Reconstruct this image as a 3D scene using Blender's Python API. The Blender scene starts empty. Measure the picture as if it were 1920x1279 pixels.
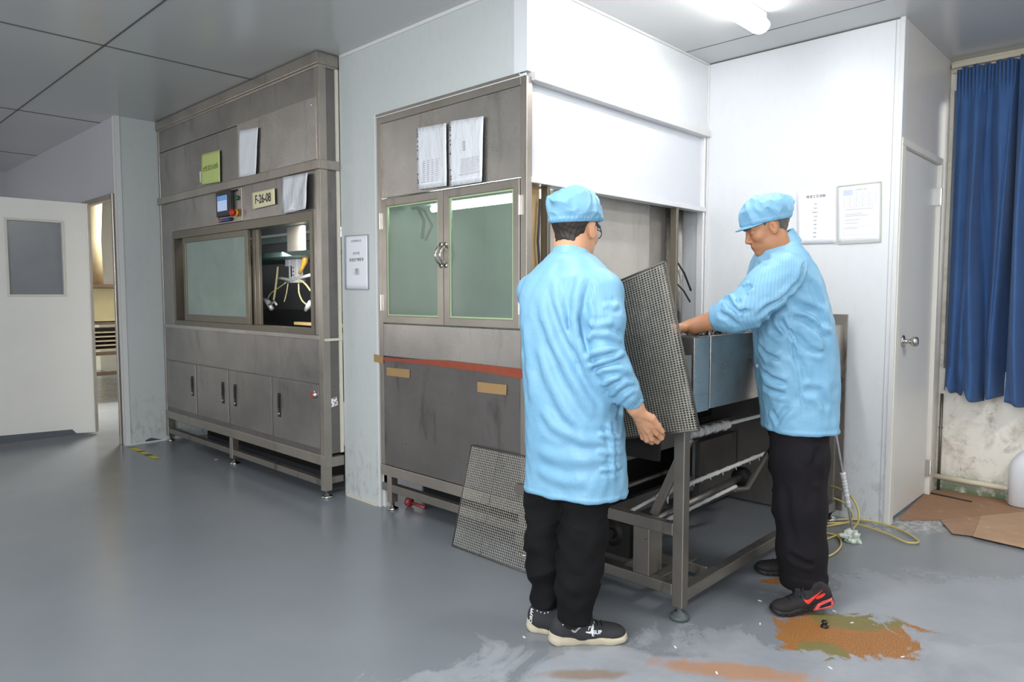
import bpy, bmesh, math, random
import numpy as np
from mathutils import Vector, Matrix, noise as mnoise
random.seed(7); np.random.seed(7)
S = bpy.context.scene
COL = S.collection
# ------------------------------------------------------------------ camera
FPX, PITCH, HEAD, CAMZ = 1323.0, math.radians(3.82), math.radians(43.64), 1.25
cam = bpy.data.cameras.new('camera'); camo = bpy.data.objects.new('camera', cam); COL.objects.link(camo)
cam.sensor_width = 36.0; cam.lens = FPX/1920*36; cam.clip_start = 0.05
camo.location = (0, 0, CAMZ)
camo.rotation_euler = (math.pi/2-PITCH, 0, HEAD-math.pi/2)
S.camera = camo
# ------------------------------------------------------------------ world, exposure
W = bpy.data.worlds.new('world'); S.world = W; W.use_nodes = True
W.node_tree.nodes['Background'].inputs[0].default_value = (0.93, 0.96, 1.0, 1)
W.node_tree.nodes['Background'].inputs[1].default_value = 0.62
S.view_settings.view_transform = 'Standard'; S.view_settings.look = 'None'
S.view_settings.exposure = 0.46; S.view_settings.gamma = 1; S.view_settings.use_curve_mapping = False
S.cycles.max_bounces = 8; S.cycles.diffuse_bounces = 4; S.cycles.glossy_bounces = 4
S.cycles.transparent_max_bounces = 16; S.cycles.use_denoising = True
S.cycles.sample_clamp_indirect = 6.0; S.cycles.caustics_reflective = False; S.cycles.caustics_refractive = False
def arealight(name, loc, target, sx, sy, power, color=(1, 1, 1)):
    l = bpy.data.lights.new(name, 'AREA'); l.shape = 'RECTANGLE'; l.size = sx; l.size_y = sy
    l.energy = power; l.color = color
    o = bpy.data.objects.new(name, l); COL.objects.link(o); o.location = loc
    d = Vector(target)-Vector(loc); o.rotation_euler = d.to_track_quat('-Z', 'Y').to_euler()
    return o
# broad soft fill, source unseen, behind the camera; a ceiling tube out of view
LBACK = arealight('soft_fill_behind', (-1.6, 0.2, 1.75), (2.6, 2.2, 1.2), 3.4, 1.6, 110, (0.95, 0.98, 1.0))
LTUB = arealight('room_tube_light', (0.9, 1.6, 2.62), (0.9, 1.6, 0), 1.2, 0.12, 26, (0.97, 0.98, 1.0))
LRIGHT = arealight('right_fill_light', (3.1, -0.75, 2.62), (3.3, -.2, 0), 1.2, 0.12, 26, (1.0, 0.98, 0.95))  # unseen fill, added to brighten the door wall, curtain and right floor
LFAR = arealight('far_left_light', (-1.6, 9.4, 1.7), (2.4, 3.4, 1.6), 3.2, 1.5, 18, (1.0, 0.97, 0.93))  # unseen area light, placed far left to give the steel its highlights
# ------------------------------------------------------------------ camera geometry: a photo pixel and one known plane give a world point
_p, _h = PITCH, HEAD
cF = np.array([math.cos(_h)*math.cos(_p), math.sin(_h)*math.cos(_p), -math.sin(_p)])
cR = np.array([math.sin(_h), -math.cos(_h), 0.0]); cU = np.cross(cR, cF)
C0 = np.array([0, 0, CAMZ]); WV = np.array([math.cos(_h), math.sin(_h), 0.0]); UP = np.array([0, 0, 1.0])
def ray(x, y): return cF+cR*(x-960)/FPX-cU*(y-639.5)/FPX
def PA(x, y, ax, v):
    d = ray(x, y); return C0+d*((v-C0[ax])/d[ax])
def PX(x, y, v): return PA(x, y, 0, v)
def PY(x, y, v): return PA(x, y, 1, v)
def PZ(x, y, v): return PA(x, y, 2, v)
def PD(x, y, dist):
    d = ray(x, y); return C0+d*(dist/(d@WV))
# ------------------------------------------------------------------ mesh builder
def frame_of(t):
    t = Vector(t).normalized(); a = Vector((0, 0, 1)) if abs(t.z) < .9 else Vector((1, 0, 0))
    u = t.cross(a).normalized(); return u, u.cross(t).normalized()
class MB:
    def __init__(s): s.v = []; s.f = []; s.m = []; s.k = 0
    def add(s, vs, fs):
        b = len(s.v); s.v += [tuple(map(float, v)) for v in vs]; s.f += [tuple(b+i for i in f) for f in fs]; s.m += [s.k]*len(fs); return s
    def box(s, a, b):
        x0, x1 = sorted((a[0], b[0])); y0, y1 = sorted((a[1], b[1])); z0, z1 = sorted((a[2], b[2]))
        return s.add([(x0,y0,z0),(x1,y0,z0),(x1,y1,z0),(x0,y1,z0),(x0,y0,z1),(x1,y0,z1),(x1,y1,z1),(x0,y1,z1)],
            [(3,2,1,0),(4,5,6,7),(0,1,5,4),(1,2,6,5),(2,3,7,6),(3,0,4,7)])
    def beam(s, p, q, w, h, up=(0, 0, 1)):
        p, q = Vector(p), Vector(q); t = (q-p).normalized(); u = t.cross(Vector(up))
        if u.length < 1e-4: u = t.cross(Vector((1, 0, 0)))
        u.normalize(); n = u.cross(t).normalized(); vs = []
        for c in (p, q):
            for a, b in ((-1,-1),(1,-1),(1,1),(-1,1)): vs.append(c+u*a*w/2+n*b*h/2)
        return s.add(vs, [(0,1,2,3),(7,6,5,4),(4,5,1,0),(5,6,2,1),(6,7,3,2),(7,4,0,3)])
    def loft(s, rings, cap=True, closed=False):
        n = len(rings[0]); vs = [v for r in rings for v in r]; fs = []
        R = len(rings)
        for i in range(R if closed else R-1):
            for j in range(n):
                a = i*n+j; b = i*n+(j+1) % n; c = ((i+1) % R)*n+(j+1) % n; d = ((i+1) % R)*n+j
                fs.append((a, b, c, d))
        if cap and not closed: fs += [tuple(range(n))[::-1], tuple(range((R-1)*n, R*n))]
        return s.add(vs, fs)
    def tube(s, pts, r, n=10, closed=False, cap=True):
        P = [Vector(p) for p in pts]; R = len(P); rings = []
        t0 = (P[1]-P[0]).normalized(); u, v = frame_of(t0)
        for i in range(R):
            if closed: t = (P[(i+1) % R]-P[i-1]).normalized()
            else: t = (P[min(i+1, R-1)]-P[max(i-1, 0)]).normalized()
            q = t0.rotation_difference(t); u = q @ u; v = q @ v; t0 = t
            rr = r[i] if hasattr(r, '__len__') else r
            rings.append([P[i]+(u*math.cos(2*math.pi*k/n)+v*math.sin(2*math.pi*k/n))*rr for k in range(n)])
        return s.loft(rings, cap, closed)
    def cyl(s, p, q, r, n=20, r2=None): return s.tube([p, q], [r, r if r2 is None else r2], n)
    def lathe(s, c, axis, prof, n=24):
        c = Vector(c); t = Vector(axis).normalized(); u, v = frame_of(t)
        return s.loft([[c+t*h+(u*math.cos(2*math.pi*k/n)+v*math.sin(2*math.pi*k/n))*max(r, 1e-4) for k in range(n)] for r, h in prof])
    def prism(s, poly, d):
        n = len(poly); a = [Vector(p) for p in poly]; b = [p+Vector(d) for p in a]
        return s.add(a+b, [tuple(range(n))[::-1], tuple(range(n, 2*n))]+[(i, (i+1) % n, n+(i+1) % n, n+i) for i in range(n)])
    def ring(s, axis, a0, a1, o, i):
        """rectangular picture-frame ring; axis 0/1 is the thin axis a0..a1; o, i = (u0, v0, u1, v1) outer and inner"""
        def P(a, u, v): return (a, u, v) if axis == 0 else (u, a, v)
        c = lambda q: [(q[0], q[1]), (q[2], q[1]), (q[2], q[3]), (q[0], q[3])]
        vs = [P(a, u, v) for a in (a0, a1) for r in (c(o), c(i)) for u, v in r]; fs = []
        for k in range(4):
            n = (k+1) % 4; fs += [(k, n, 4+n, 4+k), (8+n, 8+k, 12+k, 12+n), (n, k, 8+k, 8+n), (4+k, 4+n, 12+n, 12+k)]
        return s.add(vs, fs)
    def grid(s, fn, nu, nv):
        vs = [fn(i/nu, j/nv) for j in range(nv+1) for i in range(nu+1)]
        return s.add(vs, [(j*(nu+1)+i, j*(nu+1)+i+1, (j+1)*(nu+1)+i+1, (j+1)*(nu+1)+i) for j in range(nv) for i in range(nu)])
def worldloc(o):
    p = Vector((0, 0, 0))
    while o: p += Vector(o.location); o = o.parent
    return p
def build(name, mb, mats, parent=None, smooth=False, bevel=0.0, loc=None, fixn=True):
    """one mesh object; vertices are given in world space and stored about the object's own origin"""
    V = np.array(mb.v); me = bpy.data.meshes.new(name)
    if loc is None:
        loc = Vector(((V[:, 0].min()+V[:, 0].max())/2, (V[:, 1].min()+V[:, 1].max())/2, V[:, 2].min()))
    loc = Vector(loc)
    me.from_pydata([tuple(v) for v in (V-np.array(loc))], [], mb.f)
    if not isinstance(mats, (list, tuple)): mats = [mats]
    for m in mats: me.materials.append(m)
    if len(mats) > 1: me.polygons.foreach_set('material_index', mb.m)
    if smooth: me.polygons.foreach_set('use_smooth', [True]*len(me.polygons))
    me.update()
    if fixn:
        bm = bmesh.new(); bm.from_mesh(me); bmesh.ops.recalc_face_normals(bm, faces=bm.faces); bm.to_mesh(me); bm.free()
    o = bpy.data.objects.new(name, me); COL.objects.link(o)
    if parent is not None: o.parent = parent; o.location = loc-worldloc(parent)
    else: o.location = loc
    if bevel:
        b = o.modifiers.new('bevel', 'BEVEL'); b.width = bevel; b.segments = 2; b.limit_method = 'ANGLE'; b.angle_limit = math.radians(50)
        b.harden_normals = False
    if smooth == 'angle':
        pass
    return o
def thing(name, label, cat, loc, group=None):
    o = bpy.data.objects.new(name, None); COL.objects.link(o); o.location = loc; o.empty_display_size = .1
    return tag(o, label, cat, group)
def tag(o, label, cat, group=None, kind=None):
    o['label'] = label; o['category'] = cat
    if group: o['group'] = group
    if kind: o['kind'] = kind
    return o
def struct(o): o['kind'] = 'structure'; return o
# ------------------------------------------------------------------ materials
def hexc(h):
    r = [int(h[i:i+2], 16)/255 for i in (0, 2, 4)]
    return tuple((c/12.92 if c <= .04045 else ((c+.055)/1.055)**2.4) for c in r)+(1,)
class NT:
    def __init__(s, name):
        s.mat = bpy.data.materials.new(name); s.mat.use_nodes = True; s.t = s.mat.node_tree; s.n = s.t.nodes; s.l = s.t.links
        s.b = s.n['Principled BSDF']; s.tc = None
    def node(s, ty, **kw):
        n = s.n.new(ty)
        for k, v in kw.items():
            if k.startswith('i_'): n.inputs[int(k[2:])].default_value = v
            else: setattr(n, k, v)
        return n
    def link(s, a, b): s.l.new(a, b)
    def coord(s, scale=(1, 1, 1), loc=(0, 0, 0), rot=(0, 0, 0), kind='Object'):
        if s.tc is None: s.tc = s.node('ShaderNodeTexCoord')
        m = s.node('ShaderNodeMapping'); m.inputs['Scale'].default_value = scale; m.inputs['Location'].default_value = loc
        m.inputs['Rotation'].default_value = rot
        if kind == 'World':
            g = s.node('ShaderNodeNewGeometry'); s.link(g.outputs['Position'], m.inputs[0])
        else: s.link(s.tc.outputs[kind], m.inputs[0])
        return m.outputs[0]
    def noise(s, scale, detail=4, rough=.55, vec=None, dist=0):
        n = s.node('ShaderNodeTexNoise'); n.inputs['Scale'].default_value = scale; n.inputs['Detail'].default_value = detail
        n.inputs['Roughness'].default_value = rough; n.inputs['Distortion'].default_value = dist
        s.link(vec if vec is not None else s.coord(), n.inputs['Vector']); return n.outputs[0]
    def ramp(s, fac, stops):
        r = s.node('ShaderNodeValToRGB'); e = r.color_ramp.elements
        while len(e) < len(stops): e.new(.5)
        for i, (p, c) in enumerate(stops):
            e[i].position = p; e[i].color = c if hasattr(c, '__len__') else (c, c, c, 1)
        s.link(fac, r.inputs[0]); return r.outputs[0]
    def mix(s, fac, a, b, mode='MIX'):
        m = s.node('ShaderNodeMix', data_type='RGBA', blend_type=mode)
        for sock, v in ((m.inputs[0], fac), (m.inputs[6], a), (m.inputs[7], b)):
            if hasattr(v, 'is_linked') or hasattr(v, 'links'): s.link(v, sock)
            else: sock.default_value = v
        return m.outputs[2]
    def math(s, op, a, b=0.0, c=None, clamp=False):
        m = s.node('ShaderNodeMath', operation=op); m.use_clamp = clamp
        for i, v in enumerate((a, b) if c is None else (a, b, c)):
            if hasattr(v, 'links'): s.link(v, m.inputs[i])
            else: m.inputs[i].default_value = v
        return m.outputs[0]
    def bump(s, h, strength=.2, dist=.01):
        b = s.node('ShaderNodeBump'); b.inputs['Strength'].default_value = strength; b.inputs['Distance'].default_value = dist
        s.link(h, b.inputs['Height']); s.link(b.outputs[0], s.b.inputs['Normal'])
    def set(s, **kw):
        for k, v in kw.items():
            i = s.b.inputs[k.replace('_', ' ')]
            if hasattr(v, 'links'): s.link(v, i)
            else: i.default_value = v
        return s
def plain(name, col, rough=.5, metal=0.0, var=.06, scale=12, spec=.5, bump=0, emit=None, es=0, coat=0):
    m = NT(name); c = hexc(col) if isinstance(col, str) else col
    d = tuple(x*(1-var*2) for x in c[:3])+(1,)
    fac = m.noise(scale)
    m.set(Base_Color=m.mix(fac, d, c), Roughness=rough, Metallic=metal, Coat_Weight=coat)
    m.b.inputs['Specular IOR Level'].default_value = spec
    if bump: m.bump(m.noise(scale*6, 5), bump, .003)
    if emit: m.b.inputs['Emission Color'].default_value = hexc(emit); m.b.inputs['Emission Strength'].default_value = es
    return m.mat
def steel(name, col='9a958f', rough=.34, dirt=.35, dirtcol='4b443c', streak=1.0, metal=.9):
    """worn stainless sheet: patchy haze in the roughness, fine grain, brown wear spots"""
    m = NT(name); c = hexc(col)
    big = m.noise(2.3, 5, .6, m.coord()); fine = m.noise(160, 2, .5); st = m.noise(9, 6, .65, m.coord((1, 1, .25)), .4)
    base = m.mix(m.ramp(big, [(.3, 0.0), (.75, 1.0)]), tuple(x*.72 for x in c[:3])+(1,), c)
    base = m.mix(m.math('MULTIPLY', m.ramp(st, [(.56, 0.0), (.72, 1.0)]), dirt), base, hexc(dirtcol))
    spots = m.ramp(m.noise(38, 3, .7), [(.68, 0.0), (.74, 1.0)])
    base = m.mix(m.math('MULTIPLY', spots, dirt), base, hexc('2b241d'))
    r = m.math('ADD', m.math('MULTIPLY', m.noise(5, 5, .7, None, .8), .28), rough-.12)
    m.set(Base_Color=base, Metallic=metal, Roughness=m.math('ADD', r, m.math('MULTIPLY', fine, .05)))
    m.bump(m.math('ADD', m.math('MULTIPLY', m.noise(1.8, 2, .5), 6.0), m.math('MULTIPLY', fine, .02*streak)), .12, .01)
    return m.mat
def panelwall(name, col='d5d9da', rough=.28, dirty=.25, spec=.5, zlow=.5):
    """painted sandwich-panel wall: glossy off-white with grime that thickens low down and at random"""
    m = NT(name); c = hexc(col)
    n1 = m.noise(1.1, 5, .6, m.coord(kind='World')); n2 = m.noise(24, 4, .7, m.coord((1, 1, .5), kind='World'))
    g = m.node('ShaderNodeNewGeometry'); sp = m.node('ShaderNodeSeparateXYZ'); m.link(g.outputs['Position'], sp.inputs[0])
    low = m.math('SUBTRACT', 1.0, m.math('DIVIDE', sp.outputs[2], zlow), clamp=True)
    gr = m.math('MULTIPLY', m.ramp(n2, [(.5, 0.0), (.78, 1.0)]), m.math('ADD', m.math('MULTIPLY', low, .9), dirty*.5), clamp=True)
    base = m.mix(n1, tuple(x*.93 for x in c[:3])+(1,), c)
    base = m.mix(gr, base, hexc('8b8880'))
    m.set(Base_Color=base, Roughness=m.math('ADD', m.math('MULTIPLY', n1, .12), rough-.05))
    m.b.inputs['Specular IOR Level'].default_value = spec
    m.bump(m.noise(1.4, 2, .5, m.coord(kind='World')), .05, .03)
    return m.mat
M = {}
M['steel'] = steel('stainless_sheet', 'aaa5a0', .29, .3)
M['steel_bright'] = steel('stainless_bright', 'c6c0b9', .25, .25)
M['steel_dark'] = steel('stainless_grimy', '8d8986', .4, .5, '3a3633')
M['steel_trim'] = steel('stainless_trim', 'b9b1a7', .3, .3)
M['frame_dirty'] = steel('grimy_frame_steel', '938d86', .36, 1.0, '2f2b28', metal=.75)
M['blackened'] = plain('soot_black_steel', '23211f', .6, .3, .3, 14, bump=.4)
M['alum'] = plain('anodised_aluminium', '7d7669', .38, .75, .1, 20)
M['alum_bright'] = plain('bright_aluminium', 'e4e4e6', .3, .3, .05)
M['wall'] = panelwall('wall_panel', 'c4c9c8', .3)
M['wall_white'] = panelwall('wall_panel_white', 'dcdfe2', .32, .12)
M['wall_door'] = panelwall('wall_panel_door', 'd9d4ce', .35, .2)
M['wall_lilac'] = panelwall('wall_panel_cool', 'bdbcc2', .35, .1)
M['cream_trim'] = plain('cream_sealant', 'd8d3c2', .5, 0, .1, 30)
M['white_trim'] = plain('white_trim', 'd9d9d8', .4, 0, .05)
M['black'] = plain('black_plastic', '1a1a1c', .45)
M['rubber'] = plain('rubber', '2a2a2a', .7)
M['chrome'] = plain('chrome', 'c9c7c2', .18, 1.0, .03)
M['red'] = plain('red_plastic', 'c4271c', .35)
M['yellow'] = plain('yellow_plastic', 'e3a52a', .4)
M['paper'] = plain('white_paper', 'e9ebf0', .6, 0, .02)
M['ink'] = plain('ink', '3a3a42', .7, 0, 0)
M['ink_light'] = plain('faint_ink', '9a9ba3', .7, 0, 0)
def text(name, body, size, at, uax, vax, mat, parent, ext=.0003, align='CENTER', bold=0, sx=1.0):
    """lettering as a flat mesh; uax is the reading direction, vax is up"""
    cu = bpy.data.curves.new(name, 'FONT'); cu.body = body; cu.size = size; cu.align_x = align; cu.align_y = 'CENTER'
    cu.extrude = ext; cu.offset = bold
    to = bpy.data.objects.new(name+'_c', cu); COL.objects.link(to)
    dg = bpy.context.evaluated_depsgraph_get(); dg.update()
    me = bpy.data.meshes.new_from_object(to.evaluated_get(dg)); bpy.data.objects.remove(to)
    u, v = Vector(uax).normalized(), Vector(vax).normalized(); w = u.cross(v)
    for p in me.vertices: p.co = u*p.co.x*sx+v*p.co.y+w*p.co.z
    me.materials.clear(); me.materials.append(mat); me.name = name
    o = bpy.data.objects.new(name, me); COL.objects.link(o); o.parent = parent
    o.location = Vector(at)-worldloc(parent); return o
# ================================================================== the setting
H, XA, YA, XM, XW, Y0, XR, YR = 2.673, 1.968, 6.267, 2.28, 2.417, 2.212, 4.091, 1.112
XC = 5.10                                   # window wall
def floor_mat():
    m = NT('epoxy_floor'); P = m.coord(kind='World')
    n = m.noise(1.3, 5, .6, P); base = m.mix(n, hexc('74797f'), hexc('868b90'))
    sp = m.node('ShaderNodeSeparateXYZ'); g = m.node('ShaderNodeNewGeometry'); m.link(g.outputs['Position'], sp.inputs[0])
    x, y = sp.outputs[0], sp.outputs[1]
    def blob(cx, cy, rx, ry, ang, nz, nscale, edge=.06, amp=.6, stretch=(1, 1, 1)):
        ca, sa = math.cos(ang), math.sin(ang)
        dx = m.math('SUBTRACT', x, cx); dy = m.math('SUBTRACT', y, cy)
        u = m.math('DIVIDE', m.math('ADD', m.math('MULTIPLY', dx, ca), m.math('MULTIPLY', dy, sa)), rx)
        v = m.math('DIVIDE', m.math('SUBTRACT', m.math('MULTIPLY', dy, ca), m.math('MULTIPLY', dx, sa)), ry)
        d = m.math('SQRT', m.math('ADD', m.math('MULTIPLY', u, u), m.math('MULTIPLY', v, v)))
        w = m.math('MULTIPLY', m.math('SUBTRACT', m.noise(nscale, 8, .68, m.coord(stretch, (nz, nz*.7, 0), (0, 0, ang), kind='World'), .6), .5), amp*2)
        return m.math('MULTIPLY', m.math('SUBTRACT', 1.0+edge, m.math('ADD', d, w)), 1/(2*edge), clamp=True)
    # worn, milky patches towards the camera right
    a = PZ(1560, 1265, 0); worn = blob(a[0]-.1, a[1]-.15, 1.5, .46, -math.pi/2+_h, 3.1, 3.2, .10, 1.1, (1, 1, 1))
    a = PZ(1850, 1150, 0); worn2 = blob(a[0], a[1], .75, .4, -math.pi/2+_h, 7.3, 3.0, .2, .8)
    wf = m.math('MULTIPLY', m.math('MAXIMUM', worn, m.math('MULTIPLY', worn2, .7)), m.math('MULTIPLY', m.ramp(m.noise(2.6, 6, .7, m.coord(loc=(5, 3, 0), kind='World'), .3), [(.3, 0.25), (.62, 1.0)]), .8))
    base = m.mix(wf, base, hexc('a6a9af'))
    # rust and scraped-to-primer stains with their own ragged outline
    ang = -math.pi/2+_h
    rust = m.mix(m.ramp(m.noise(230, 3, .7, P), [(.36, 0.0), (.62, 1.0)]), hexc('6d421f'), hexc('b27e48'))
    green = m.mix(m.noise(60, 4, .7, P), hexc('6a6238'), hexc('857c4c'))
    a = PZ(1588, 1188, 0); s1 = blob(a[0], a[1], .27, .165, ang, 1.2, 7, .06, 1.15, (1, 1, 1))
    a = PZ(1605, 1160, 0); g1 = blob(a[0], a[1], .18, .10, ang, 6.2, 7, .12, .7); a = PZ(1542, 1222, 0); g2 = blob(a[0], a[1], .085, .075, ang, 9.2, 8, .12, .7)
    stain = m.mix(m.math('MAXIMUM', g1, g2), rust, green)
    base = m.mix(s1, base, stain)
    a = PZ(1455, 1090, 0); s2 = blob(a[0], a[1], .07, .03, ang, 2.2, 9, .08, .5); base = m.mix(s2, base, rust)
    a = PZ(1370, 1258, 0); s3 = blob(a[0], a[1], .24, .05, ang-.2, 5.0, 6, .3, .9, (1, 2.5, 1))
    base = m.mix(m.math('MULTIPLY', s3, .75), base, hexc('ad7c55'))
    a = PZ(1100, 1265, 0); s4 = blob(a[0], a[1], .13, .03, ang, 8.0, 7, .3, .9, (1, 2.5, 1))
    base = m.mix(m.math('MULTIPLY', s4, .6), base, hexc('8a6a43'))
    # chalky deposit beside the cardboard
    a = PZ(1730, 985, 0); s5 = blob(a[0], a[1], .3, .12, ang, 4.0, 7, .25, .8); base = m.mix(m.math('MULTIPLY', m.math('MULTIPLY', s5, m.ramp(m.noise(30, 5, .7, P), [(.45, 0.0), (.6, 1.0)])), .7), base, hexc('c9cac6'))
    specks = m.ramp(m.noise(140, 2, .5, P), [(.76, 0.0), (.79, 1.0)]); base = m.mix(m.math('MULTIPLY', specks, .35), base, hexc('c4c8cb'))
    rough = m.math('ADD', m.math('MULTIPLY', m.noise(3.5, 6, .65, P, .5), .2), .13)
    rough = m.math('ADD', rough, m.math('MULTIPLY', m.math('MAXIMUM', s1, wf), .25), clamp=True)
    m.set(Base_Color=base, Roughness=rough); m.b.inputs['Specular IOR Level'].default_value = .55
    m.bump(m.noise(2.2, 3, .5, P), .04, .02)
    return m.mat
M['floor'] = floor_mat()
def ceil_mat():
    m = NT('ceiling_panel'); P = m.coord(kind='World')
    n = m.noise(.8, 3, .5, P); sp = m.node('ShaderNodeSeparateXYZ'); m.link(P, sp.inputs[0])
    m.set(Base_Color=m.mix(n, hexc('bfc1c1'), hexc('cccdcb')), Roughness=.22); m.b.inputs['Specular IOR Level'].default_value = .55
    w = m.node('ShaderNodeTexWave'); w.inputs['Scale'].default_value = 1.2; m.link(P, w.inputs[0])
    m.bump(m.noise(1.1, 2, .5, P), .07, .03)
    return m.mat
M['ceiling'] = ceil_mat()
mb = MB(); mb.box((-4, -4, -.12), (8.5, 14, 0)); struct(build('floor', mb, M['floor']))
mb = MB(); mb.box((-4, -4, H), (8.5, 14, H+.1)); struct(build('ceiling', mb, M['ceiling']))
# panel joints of the ceiling
M['joint'] = plain('joint_grey', '5c5c5c', .6)  # dark grey joint lines between panels
mb = MB()
mb.box((1.385, -2, H-.003), (1.393, 10, H)); mb.box((-.9, -2, H-.003), (-.892, 10, H))
for y in (2.5, 4.56, 6.62, 8.64): mb.box((-2.5, y-.006, H-.003), (XW if y < 6 else XA, y+.006, H))
jx = PZ(1400, 68, H)[0]; mb.box((jx-.002, -1.5, H-.002), (jx+.002, Y0, H))
struct(build('trim_1', mb, M['joint']))
# left doorway wall, plane X = XA
OY0, OY1, OZ = 6.345, 7.16, 2.055
mb = MB(); mb.prism([(XA, YA+.001, 0), (XA, OY0, 0), (XA, OY0, OZ), (XA, OY1, OZ), (XA, OY1, 0), (XA, 10.1, 0), (XA, 10.1, H), (XA, YA+.001, H)], (.05, 0, 0))
struct(build('wall_left', mb, M['wall_lilac']))
mb = MB(); mb.box((-3.5, 10.06, 0), (XA, 10.16, H)); struct(build('wall_far', mb, M['wall_lilac']))
mb = MB(); mb.box((XA+.012, YA-.002, 0), (2.33, YA+.0, H)); mb.box((XA+.095, YA, 0), (2.33, YA+.08, H)); struct(build('wall_return', mb, M['wall']))
mb = MB(); mb.box((XA-.008, YA-.010, 0), (XA+.03, YA, H)); mb.box((XA-.008, YA-.004, 0), (XA, YA+.05, H)); mb.box((2.31, YA-.008, 0), (2.334, YA, H))
mb.box((XA+.01, YA-.012, 0), (2.33, YA, .012)); struct(build('trim_2', mb, M['white_trim']))
mb = MB()   # door casing
mb.prism([(XA-.02, OY0-.004, 0), (XA-.02, OY0+.035, 0), (XA-.02, OY0+.035, OZ-.035), (XA-.02, OY1-.03, OZ-.035), (XA-.02, OY1-.03, 0), (XA-.02, OY1+.004, 0), (XA-.02, OY1+.004, OZ+.01), (XA-.02, OY0-.004, OZ+.01)], (.045, 0, 0))
struct(build('trim_3', mb, M['steel_trim'], bevel=.003))
# the open left door leaf (folded 90 degrees into the room)
M['door_paint'] = plain('door_paint', 'e8e6e2', .38, 0, .05, 3)
dy = 6.975
DX0 = 1.06
z0, z1 = .022, 2.035
a = PY(12, 412, dy); b = PY(120, 552, dy)
mb = MB(); fx0, fx1, fz0, fz1 = a[0], b[0], b[2], a[2]
mb.ring(1, dy, dy+.045, (DX0, z0, XA-.012, z1), (fx0, fz0, fx1, fz1))
d1 = struct(build('door_1', mb, M['door_paint'], bevel=.002))
mb = MB(); w = .018
mb.ring(1, dy-.012, dy+.004, (fx0-w, fz0-w, fx1+w, fz1+w), (fx0, fz0, fx1, fz1))
build('window_bead', mb, plain('bead_paint', 'd6d2c9', .45), d1, bevel=.003)
mb = MB(); mb.box((fx0, dy+.018, fz0), (fx1, dy+.024, fz1)); build('window_pane', mb, plain('dusty_dark_glass', '8a8c92', .22, 0, .12, 5), d1)
mb = MB(); mb.box((XA-.03, dy-.004, z0), (XA-.010, dy+.05, z1)); build('steel_edge', mb, M['steel_trim'], d1, bevel=.002)
mb = MB(); 
q = PY(143, 808, dy)
mb.prism([(DX0, dy-.002, z0), (XA-.05, dy-.002, z0), (q[0], dy-.002, z0+.012), (q[0]-.03, dy-.002, z0+.05), (DX0, dy-.002, z0+.075)], (0, -.001, 0))
build('paint_smear', mb, plain('grey_floor_paint', '5c6268', .5, 0, .15, 20), d1)
mb = MB()
mb.cyl((1.12, dy-.045, 1.02), (1.12, dy, 1.02), .011); mb.lathe((1.12, dy-.05, 1.02), (0, -1, 0), [(.012, -.01), (.024, 0), (.026, .012), (.018, .026), (.004, .03)])
build('door_knob', mb, M['chrome'], d1, smooth=True)
mb = MB(); mb.prism([tuple(PY(x, y, YA-.002)) for x, y in ((272, 826), (283, 821), (304, 824), (300, 829), (280, 834))], (0, -.0015, 0))
struct(build('trim_4', mb, plain('paint_smear', '4c5456', .5, 0, .15, 30)))
# room seen through the doorway
M['cream_glow'] = plain('cream_wall', 'ece8da', .5)
mb = MB(); mb.box((3.7, 6.35, 0), (3.8, 13, H)); mb.box((XA+.09, 12.9, 0), (3.7, 13, H)); struct(build('wall_back', mb, M['cream_glow']))
mb = MB(); mb.box((2.33, YA+.0, 0), (3.7, YA+.08, H)); struct(build('wall_partition', mb, M['wall']))
arealight('back_room_fill', (3.35, 8.9, 2.6), (3.1, 9.1, 0), 1.2, .5, 150, (1, .97, .9))  # unseen fill added so the room beyond the doorway looks bright
# walls of the machine bay
mb = MB(); mb.box((XW, 3.381, 0), (XW+.08, 3.74, H)); mb.box((XW, Y0+.08, 2.262), (XW+.08, 3.381, H)); struct(build('wall_bay', mb, M['wall']))
mb = MB(); mb.box((XW-.004, 3.37, 0), (XW+.006, 3.385, 2.262)); mb.box((XW+.02, 3.352, .0), (XW+.075, 3.381, .24))
mb.box((XW-.006, 3.37, 2.24), (XW+.0, 2.214, 2.252)); struct(build('trim_5', mb, M['white_trim']))
mb = MB(); mb.box((XW-.012, 3.4, 0), (XW, 3.71, .012)); struct(build('baseboard_bay', mb, M['cream_trim']))
mb = MB(); mb.box((XW-.006, 2.2, H-.02), (XW, 3.72, H)); struct(build('trim_6', mb, M['white_trim'], bevel=.004))
mb = MB(); mb.box((XW, Y0, 2.262), (XR, Y0+.08, H)); struct(build('wall_booth', mb, M['wall_white']))
mb = MB(); mb.box((XW-.003, Y0-.004, 2.262), (XW+.035, Y0, H)); mb.box((XR-.012, Y0-.012, 0), (XR, Y0, H)); mb.box((XW, Y0-.012, H-.012), (XR, Y0, H))
struct(build('trim_7', mb, M['white_trim'], bevel=.002))
mb = MB(); mb.box((XR, YR, 0), (XR+.08, Y0+1.3, H)); struct(build('wall_right', mb, M['wall_white']))
mb = MB()
for px_, w in ((1665, .0018), (1682, .0012)):
    y = PX(px_, 500, XR)[1]; mb.box((XR-.0012, y-w, 0), (XR, y+w, H))
struct(build('trim_8', mb, plain('panel_seam', 'b4b7ba', .5)))
mb = MB(); mb.box((XR-.006, YR-.006, 0), (XR+.016, YR+.016, H)); struct(build('trim_9', mb, M['white_trim'], bevel=.002))
mb = MB(); mb.box((XR-.004, YR+.02, H-.006), (XR, Y0, H)); struct(build('trim_10', mb, M['joint']))
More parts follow.
